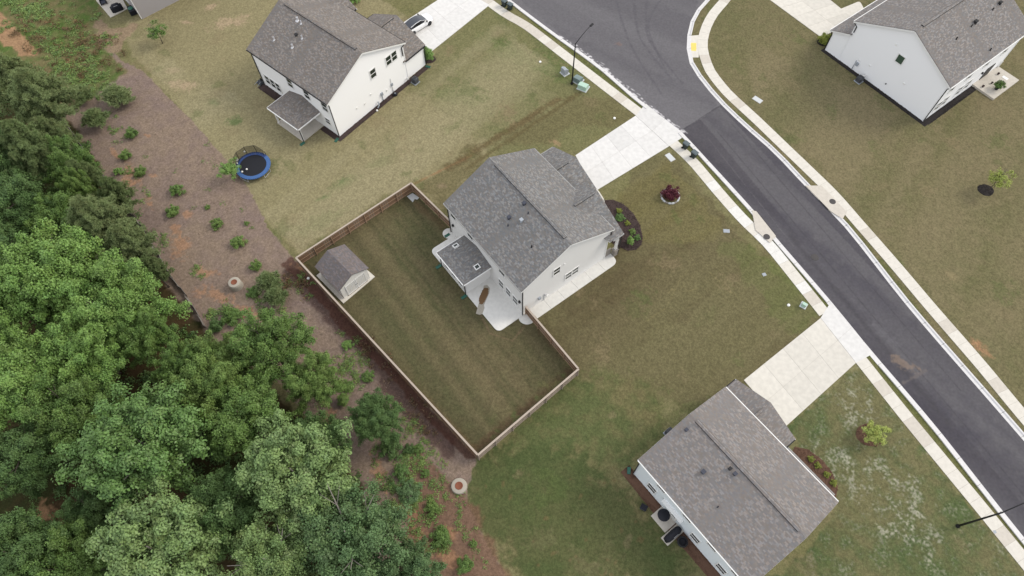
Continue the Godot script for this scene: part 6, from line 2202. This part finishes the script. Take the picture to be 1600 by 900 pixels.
func scatter(called: String, label: String, kind: String, leaf: String, areas: Array, seed_: int) -> void:   # areas: [centre, rx, rz, turn, count, scale]
	var r := RandomNumberGenerator.new()
	r.seed = seed_
	if not SPRAY.has(kind):
		SPRAY[kind] = leaves(kind)
	var total := 0
	for a in areas:
		total += a[4]
	var mm := MultiMesh.new()
	mm.transform_format = MultiMesh.TRANSFORM_3D
	mm.use_colors = true
	mm.mesh = SPRAY[kind]
	mm.instance_count = total
	var i := 0
	for a in areas:
		var hubs := []
		for k in maxi(3, a[4] / (4 if kind == "needle" else 14)):
			var t := r.randf() * TAU
			hubs.append(Vector2(cos(t) * a[1], sin(t) * a[2]).rotated(a[3]) * sqrt(r.randf()))
		for k in a[4]:
			var hb: Vector2 = hubs[r.randi() % hubs.size()]
			var sc: float = a[5]
			var q: Vector2 = a[0] + hb + Vector2(r.randfn(), r.randfn()) * 0.34 * (0.5 + sc * 0.5)
			var bs := Basis(UP, r.randf() * TAU).scaled(Vector3.ONE * sc * r.randf_range(0.5, 1.35))
			mm.set_instance_transform(i, Transform3D(bs, Vector3(q.x, 0.03 + 0.12 * sc * absf(r.randfn()), q.y)))
			var t := r.randf_range(0.65, 1.3)
			mm.set_instance_color(i, Color(t * r.randf_range(0.9, 1.2), t, t * r.randf_range(0.8, 1.1)))
			i += 1
	var mi := MultiMeshInstance3D.new()
	mi.name = numbered(called)
	mi.multimesh = mm
	mi.material_override = M[leaf]
	mi.set_meta("kind", "stuff")
	mi.set_meta("label", label)
	mi.set_meta("category", "plants")
	add_child(mi)

func plants() -> void:
	var wood := "trees of the wood along the left side"
	# crown middles were read at about two thirds of the height; scale across, scale up
	for t in [
		["broad_a", Vector2(-47.54, -36.75), 1.15, 1.25, "leaf_bright", "largest bright green leafy tree at the left edge, halfway down the photo"],
		["broad_b", Vector2(-52.08, -33.20), 0.95, 1.1, "leaf_bright", "bright green tree cut by the left edge, just below the largest bright crown"],
		["broad_b", Vector2(-40.67, -32.94), 1.0, 1.1, "leaf_bright", "bright green tree right of the largest bright crown, towards the grey fabric fence"],
		["broad_a", Vector2(-43.36, -28.29), 0.95, 1.05, "leaf_bright", "bright green tree directly below the largest bright crown"],
		["broad_a", Vector2(-38.13, -30.05), 0.66, 0.9, "leaf_mid", "mid green tree beside the lower end of the grey fabric fence"],
		["broad_b", Vector2(-48.74, -24.99), 1.05, 1.1, "leaf_bright", "bright green tree at the left edge, two thirds down the photo"],
		["round_c", Vector2(-33.89, -17.86), 1.2, 1.2, "leaf_cool", "large domed blue green tree alone in the lower left wood"],
		["round_c", Vector2(-30.89, -8.80), 1.1, 1.1, "leaf_pale", "pale green tree at the bottom edge below the large domed crown"],
		["round_c", Vector2(-19.81, -15.04), 1.05, 1.1, "leaf_pale", "pale grey green tree in the lower middle of the wood"],
		["broad_b", Vector2(-42.75, -21.93), 0.9, 0.95, "leaf_mid", "mid green tree up and left of the large domed crown"],
		["broad_a", Vector2(-29.76, -24.28), 0.8, 0.95, "leaf_yellow", "yellowish green tree right above the large domed crown"],
		["broad_b", Vector2(-24.64, -28.31), 0.85, 0.95, "leaf_mid", "mid green tree jutting toward the bark strip beside the long fence"],
		["broad_a", Vector2(-26.01, -20.92), 0.9, 0.95, "leaf_mid", "mid green tree between the domed crown and the pale grey green tree"],
		["broad_b", Vector2(-20.40, -25.11), 0.62, 0.75, "leaf_yellow", "light green tree at the edge of the bark strip, middle of the long fence"],
		["broad_b", Vector2(-30.02, -27.08), 0.66, 0.8, "leaf_yellow", "olive tree just below the grey fabric fence's lower end"],
		["open_d", Vector2(-14.39, -9.64), 1.05, 1.1, "leaf_open", "dull green open tree with bare grey limbs in view at the bottom"],
		["open_d", Vector2(-21.12, -7.73), 0.9, 1.0, "leaf_pale", "pale leafed tree at the bottom edge left of the open limbed tree"],
		["broad_a", Vector2(-13.91, -21.46), 0.6, 0.55, "leaf_dark", "low dark spreading tree on the bark strip's edge, level with the yard's lower half"],
		["broad_a", Vector2(-26.80, -12.34), 0.85, 0.85, "leaf_dark", "dark tree in the gap right of the large domed crown's foot"],
		["broad_b", Vector2(-47.09, -17.89), 0.85, 0.85, "leaf_dark", "dark tree at the left edge above the bare earth gap"],
		["broad_b", Vector2(-39.41, -12.57), 0.6, 0.65, "leaf_dark", "dark low tree right of the bare earth gap"],
		["broad_a", Vector2(-43.83, -8.86), 0.9, 0.95, "leaf_dark", "dark tree filling the bottom left corner"],
		["broad_b", Vector2(-39.41, -8.26), 0.75, 0.8, "leaf_mid", "green tree at the bottom edge right of the corner tree"],
		["broad_a", Vector2(-18.89, -18.86), 0.6, 0.8, "leaf_dark", "dark tree behind the pale grey green crown, by the low spreading tree"],
		["broad_b", Vector2(-9.66, -7.21), 0.6, 0.75, "leaf_open", "small dull green tree at the bottom edge, outermost towards the strip"],
		["broad_b", Vector2(-56.88, -46.96), 0.95, 0.95, "leaf_dark", "dark leafy tree at the left edge above the largest bright crown"],
		["broad_a", Vector2(-51.88, -45.39), 0.75, 0.8, "leaf_mid", "green tree between the left edge tree and the grey fabric fence"],
		["broad_b", Vector2(-56.47, -40.34), 0.8, 0.85, "leaf_dark", "dark tree in the gap at the left edge beside the bright crown"],
		["broad_a", Vector2(-50.57, -49.54), 0.42, 0.85, "leaf_yellow", "small yellow green treetop among the pines"],
		["broad_a", Vector2(-42.13, -35.67), 0.68, 0.85, "leaf_mid", "mid green tree between the largest bright crown and the lower grey fabric fence"],
		["broad_a", Vector2(-33.49, -27.02), 0.6, 0.8, "leaf_mid", "green tree filling the gap below the fabric fence's lower end"],
		["broad_b", Vector2(-52.68, -52.92), 0.6, 0.85, "leaf_mid", "green leafy tree between two pines below the upper fabric fence"],
		["broad_b", Vector2(-59.90, -53.68), 0.9, 1.0, "leaf_dark", "dark leafy tree at the left edge among the pines"],
	]:
		plant("leafy_tree", "tree", t[0], t[5], t[1], Vector2(t[2], t[3]), t[4], wood, "bark_pale" if t[0] == "open_d" or t[0] == "round_c" else "bark")
	for t in [
		["pine_a", Vector2(-58.27, -62.48), 1.0, 1.0, "needle", "broad pine at the top left, first below the scrub"],
		["pine_b", Vector2(-63.49, -66.41), 0.9, 1.0, "needle", "pine cut by the left edge near the top"],
		["pine_a", Vector2(-56.56, -54.10), 0.9, 1.05, "needle_dark", "dark pine below the broad one, by the upper end of the fabric fence"],
		["pine_b", Vector2(-55.63, -57.34), 0.5, 0.9, "needle", "slim pine leaning over the upper end of the grey fabric fence"],
		["pine_a", Vector2(-46.32, -43.89), 0.9, 0.95, "needle", "grey green pine above the largest bright crown"],
		["pine_b", Vector2(-50.48, -51.04), 0.6, 0.85, "needle_dark", "dark pine beside the middle of the fabric fence"],
		["pine_b", Vector2(-46.43, -48.98), 0.5, 0.8, "needle_dark", "pine overhanging the middle of the grey fabric fence"],
		["pine_a", Vector2(-42.18, -41.05), 0.66, 0.85, "needle", "pine between the bright crown and the grey fabric fence"],
		["pine_b", Vector2(-40.25, -39.16), 0.4, 0.65, "needle_dark", "small pine at the lower half of the grey fabric fence"],
		["pine_b", Vector2(-43.56, -38.50), 0.6, 0.85, "needle", "pine tucked behind the largest bright crown on its right"],
	]:
		plant("pine_tree", "tree", t[0], t[5], t[1], Vector2(t[2], t[3]), t[4], wood)
	# ---- shrubs planted along the bark strip
	var g := "shrubs dotted over the bark strip"
	for t in [
		["sapling", Vector2(-53.49, -68.47), 1.6, 1.2, "needle", "sparse double topped young pine highest on the bark strip"],
		["sapling", Vector2(-52.42, -68.08), 1.2, 1.0, "needle", "young pine just right of the sparse one at the top of the strip"],
		["sapling", Vector2(-55.15, -64.47), 1.5, 1.1, "needle_dark", "dark young pine at the wood's edge near the top of the strip"],
		["sapling", Vector2(-58.10, -68.83), 1.3, 1.1, "needle_dark", "dark young pine in the scrub at the strip's top corner"],
		["shrub_a", Vector2(-50.21, -62.32), 1.0, 1.1, "leaf_mid", "compact dark green shrub below the young pines"],
		["shrub_a", Vector2(-50.16, -58.73), 0.95, 0.9, "leaf_yellow", "yellow green shrub on the clay edge, upper one of the pair"],
		["shrub_a", Vector2(-47.50, -56.04), 0.95, 0.95, "leaf_yellow", "yellow green shrub on the clay edge, lower one of the pair"],
		["shrub_b", Vector2(-50.52, -56.22), 0.75, 0.7, "leaf_bright", "small bright shrub left of the clay patch at the wood's edge"],
		["shrub_b", Vector2(-42.20, -52.94), 1.15, 1.0, "leaf_mid", "green shrub left of the trampoline, in the middle of the strip"],
		["shrub_a", Vector2(-41.97, -49.69), 1.05, 0.9, "leaf_yellow", "rounded olive shrub beside a clay patch, below the one left of the trampoline"],
		["shrub_b", Vector2(-36.09, -47.72), 0.95, 0.9, "leaf_yellow", "olive shrub right of the clay patch, middle of the strip"],
		["shrub_b", Vector2(-33.08, -44.95), 1.15, 0.9, "leaf_yellow", "olive shrub above the tall manhole riser"],
		["shrub_b", Vector2(-30.29, -41.55), 0.9, 0.9, "leaf_yellow", "olive shrub just above right of the tall manhole riser"],
		["sapling", Vector2(-28.13, -38.89), 1.3, 1.1, "needle_dark", "dark young pine right of the tall manhole riser"],
		["sapling", Vector2(-27.03, -37.01), 1.2, 1.0, "needle_dark", "dark young pine below the one by the manhole riser"],
		["shrub_a", Vector2(-30.18, -38.09), 0.9, 0.6, "leaf_mid", "low green shrub below the tall manhole riser"],
		["shrub_a", Vector2(-31.87, -34.97), 1.4, 1.0, "leaf_mid", "wide green shrub at the lower end of the fabric fence"],
		["shrub_a", Vector2(-33.54, -33.71), 1.1, 1.1, "leaf_dark", "dark shrub at the very end of the fabric fence"],
		["cone", Vector2(-18.23, -24.58), 1.2, 0.7, "leaf_yellow", "rusty olive shrub in the clay gap at the strip's lower half"],
		["shrub_b", Vector2(-12.81, -19.34), 1.5, 1.2, "leaf_dark", "dark shrub beside the low spreading tree"],
		["shrub_b", Vector2(-11.60, -16.95), 1.0, 0.9, "leaf_cool", "blue green shrub below the dark one in the lower strip"],
		["shrub_a", Vector2(-10.94, -19.23), 0.7, 0.7, "leaf_dark", "small dark shrub out on the bark beside the low tree"],
		["shrub_b", Vector2(-9.95, -19.28), 0.7, 0.6, "leaf_mid", "small green shrub out on the bark, level with the dark pair"],
		["shrub_a", Vector2(-8.34, -13.28), 0.95, 0.9, "leaf_yellow", "bright rounded shrub left of the low round manhole"],
		["shrub_a", Vector2(-7.36, -10.54), 1.25, 1.0, "leaf_mid", "large rounded shrub below left of the low round manhole"],
		["shrub_a", Vector2(-5.02, -7.94), 1.0, 0.9, "leaf_mid", "rounded shrub at the bottom of the bark strip near the lawn"],
		["shrub_b", Vector2(-9.18, -16.77), 0.6, 0.5, "leaf_mid", "little shrub halfway between the blue green one and the manhole"],
		["shrub_b", Vector2(-10.71, -14.89), 1.6, 0.8, "leaf_open", "sprawling dull green shrub at the wood's lower edge"],
		["shrub_b", Vector2(-4.24, -9.89), 0.5, 0.45, "leaf_yellow", "tiny yellow shrub right of the large rounded one"],
		["shrub_b", Vector2(-18.53, -31.16), 0.8, 0.5, "leaf_bright", "small bright plant on the strip beside the upper half of the long fence"],
		["shrub_b", Vector2(-15.92, -27.30), 0.9, 0.6, "leaf_mid", "green plant on the strip beside the middle of the long fence"],
		["shrub_b", Vector2(-17.91, -26.24), 0.9, 0.6, "leaf_mid", "green plant by the clay gap above the rusty olive shrub"],
		["shrub_a", Vector2(-37.87, -50.36), 0.45, 0.4, "leaf_yellow", "tiny pale plant in the middle of the strip below the trampoline"],
		["shrub_a", Vector2(-32.55, -47.82), 0.4, 0.35, "leaf_yellow", "tiny pale plant near the lawn edge below the trampoline"],
	]:
		plant("shrub", "shrub", t[0], t[5], t[1], Vector2(t[2], t[3]), t[4], g)
	plant("young_tree", "tree", "young", "bright young tree leaning over the trampoline's left edge", Vector2(-35.40, -55.00), Vector2(1.45, 1.0), "leaf_bright")
	plant("young_tree", "tree", "feather", "thin loose leafed tree on the lawn below the grey house at the upper left edge", Vector2(-50.24, -79.86), Vector2(1.7, 1.3), "leaf_mid")
	plant("young_tree", "tree", "feather", "thin young tree in a black bark ring at the right edge", Vector2(59.91, -50.64), Vector2(1.55, 1.45), "leaf_young")
	plant("young_tree", "tree", "young", "feathery lime green young tree in a reddish bark ring", Vector2(36.64, -19.51), Vector2(1.35, 0.85), "leaf_young")
	plant("conifer_shrub", "shrub", "cone", "green cone shaped shrub at the white house's garage corner", Vector2(-11.20, -75.23), Vector2(1.5, 1.15), "leaf_bright")
	plant("shrub", "shrub", "shrub_a", "yellow green shrub at the corner of the upper right house", Vector2(45.62, -77.18), Vector2(1.2, 1.4), "leaf_lime")
	plant("shrub", "shrub", "shrub_b", "green shrub by the far front of the white house at the top edge", Vector2(-23.05, -87.83), Vector2(1.0, 1.0), "leaf_bright")
	var pot := Vector2(house_at(Vector2(55.255, -61.625), -0.623, 12.6, -2.1))
	var pl := plant("potted_plant", "potted plant", "shrub_b", "bushy green plant in a black pot on the upper right porch", pot, Vector2(0.9, 1.0), "leaf_mid")
	pl.position.y = 0.62
	var st := mb(true)
	lathe(st, [Vector2(0.2, -0.32), Vector2(0.28, 0.1), Vector2(0.24, 0.1), Vector2(0.2, 0.03), Vector2(0, 0.03)], 18)
	part("pot", st, M.cover_black, pl)
	# bed shrubs
	for t in [
		["shrub_a", Vector2(13.44, -48.49), 0.45, 0.5, "leaf_lime", "yellow green shrub highest in the dark bark bed"],
		["shrub_a", Vector2(14.29, -46.66), 0.42, 0.45, "leaf_lime", "round yellow green shrub in the middle of the dark bark bed"],
		["shrub_b", Vector2(13.42, -47.44), 0.75, 0.5, "leaf_cool", "wide blue green shrub by the porch edge of the dark bark bed"],
		["shrub_b", Vector2(14.80, -45.43), 0.55, 0.4, "leaf_yellow", "low brownish shrub in the dark bark bed"],
		["cone", Vector2(14.32, -43.79), 0.8, 0.65, "leaf_bright", "bright green cone shrub lowest in the dark bark bed"],
		["shrub_a", Vector2(15.24, -44.50), 0.5, 0.5, "leaf_cool", "small blue green shrub at the outer edge of the dark bark bed"],
		["shrub_a", Vector2(30.12, -17.39), 0.42, 0.45, "leaf_lime", "yellow green shrub in the brown bed, first from the driveway"],
		["shrub_a", Vector2(30.65, -16.73), 0.42, 0.45, "leaf_lime", "yellow green shrub in the brown bed, second from the driveway"],
		["shrub_a", Vector2(31.34, -15.81), 0.42, 0.45, "leaf_lime", "yellow green shrub in the brown bed, third from the driveway"],
		["shrub_a", Vector2(31.85, -14.97), 0.44, 0.45, "leaf_lime", "yellow green shrub in the brown bed, last from the driveway"],
	]:
		plant("shrub", "shrub", t[0], t[5], t[1], Vector2(t[2], t[3]), t[4], "shrubs in the front beds")
	# red maple in a ring of stones
	var mp: Vector2 = Vector2(20.07, -50.66)
	plant("red_maple", "shrub", "shrub_a", "dark red dwarf maple in a ring of stones on the front lawn", mp, Vector2(1.35, 1.35), "leaf_red")
	var ring := thing("stone_ring", "ring of pale stones round the dark red maple", "planter", Vector3(mp.x, 0, mp.y))
	for k in 18:
		var sb := mb()
		soft_box(sb, Vector3.ZERO, Vector3(0.38, 0.17 + rng.randf() * 0.04, 0.2), 0.04)
		part("stone", sb, M.lid_pale if k % 3 else M.stone, ring, Vector3(cos(TAU * k / 18) * 1.12, 0, sin(TAU * k / 18) * 1.12), -TAU * k / 18 + PI * 0.5)
	# ---- ground cover
	scatter("scrub_growth", "rank green growth in the upper left corner", "fan", "weed", [[Vector2(-69.62, -86.98), 12.0, 4.0, 0.9, 700, 0.7], [Vector2(-63.56, -82.65), 7.0, 4.5, 0.5, 420, 0.7], [Vector2(-62.22, -74.80), 6.0, 4.0, 0.6, 800, 0.8], [Vector2(-58.94, -72.84), 4.5, 2.6, 0.8, 360, 0.8], [Vector2(-68.86, -81.46), 5.0, 2.0, 0.9, 120, 0.6], [Vector2(-75.97, -85.77), 6.0, 5.0, 0.3, 300, 0.7], [Vector2(-73.10, -88.78), 5.0, 3.0, 0.3, 420, 0.9]], 300)
	scatter("scrub_grass", "dry straw coloured grass among the scrub", "blade", "straw", [[Vector2(-65.61, -80.04), 10.0, 5.0, 0.7, 900, 0.8], [Vector2(-59.24, -77.25), 5.0, 4.0, 0.7, 500, 0.7], [Vector2(-25.48, -38.66), 2.6, 1.4, 0.8, 160, 0.9], [Vector2(-15.04, -29.54), 3.0, 1.2, 1.0, 140, 0.8], [Vector2(-9.41, -22.13), 3.0, 1.2, 1.0, 140, 0.8]], 301)
	scatter("weeds", "scattered green weeds on the bark strip", "fan", "weed", [[Vector2(-16.90, -26.58), 4.5, 1.6, 1.0, 170, 0.55], [Vector2(-17.17, -29.59), 4.0, 1.6, 1.0, 120, 0.5], [Vector2(-11.03, -20.79), 4.0, 1.6, 1.0, 170, 0.55], [Vector2(-7.55, -16.73), 3.0, 1.6, 1.0, 120, 0.5], [Vector2(-10.13, -16.14), 3.0, 1.6, 1.0, 180, 0.6], [Vector2(-24.83, -39.50), 3.0, 1.2, 0.7, 110, 0.5], [Vector2(-9.31, -12.38), 4.0, 2.0, 0.9, 320, 0.6], [Vector2(-12.86, -18.15), 4.0, 1.8, 0.9, 260, 0.6], [Vector2(-19.15, -28.12), 3.0, 1.4, 0.9, 160, 0.6], [Vector2(-42.08, -57.04), 10.0, 4.0, 0.9, 110, 0.26], [Vector2(-35.59, -48.85), 6.0, 3.0, 0.9, 100, 0.28], [Vector2(-53.00, -63.85), 4.0, 2.0, 0.9, 120, 0.5], [Vector2(-47.60, -54.09), 4.0, 1.2, 0.9, 120, 0.45], [Vector2(-39.98, -43.39), 5.0, 1.2, 0.8, 120, 0.5], [Vector2(-10.95, -19.44), 5.0, 2.0, 0.9, 160, 0.45], [Vector2(-6.80, -12.94), 4.0, 2.0, 0.9, 120, 0.4], [Vector2(-4.24, -9.89), 4.0, 1.6, 1.0, 60, 0.4], [Vector2(-28.23, -37.03), 2.5, 1.4, 0.7, 140, 0.7], [Vector2(-32.99, -34.67), 3.0, 1.6, 0.7, 220, 0.8]], 302)
	var strip_areas := [[Vector2(-47.71, -67.14), 7.0, 4.0, 0.9, 160, 0.2], [Vector2(-42.08, -57.04), 8.0, 4.0, 0.9, 240, 0.2], [Vector2(-35.24, -46.95), 7.0, 3.0, 0.9, 200, 0.2], [Vector2(-23.66, -36.10), 6.0, 1.8, 0.8, 200, 0.22], [Vector2(-13.32, -25.05), 6.0, 2.0, 0.85, 260, 0.25], [Vector2(-8.16, -15.47), 5.0, 2.6, 0.9, 260, 0.25]]
	scatter("leaf_litter", "dry twigs and leaf litter over the bark strip", "needle", "litter", strip_areas, 304)
	scatter("undergrowth", "dark undergrowth on the floor of the wood", "broad", "leaf_dark", [[Vector2(-61.71, -58.61), 10.0, 6.0, 0.8, 800, 1.0], [Vector2(-52.14, -45.50), 12.0, 7.0, 0.8, 900, 1.0], [Vector2(-37.87, -27.04), 11.0, 7.0, 0.6, 1000, 1.0], [Vector2(-43.95, -18.79), 9.0, 5.0, 0.2, 600, 0.9], [Vector2(-24.81, -14.54), 9.0, 5.0, 0.6, 800, 1.0], [Vector2(-37.78, -9.96), 10.0, 4.0, 0.1, 500, 1.0], [Vector2(-15.75, -13.74), 4.0, 4.0, 0.6, 400, 0.8], [Vector2(-66.80, -66.50), 6.0, 5.0, 0.6, 500, 1.0], [Vector2(-22.12, -23.81), 5.0, 3.0, 0.9, 400, 0.8]], 303)
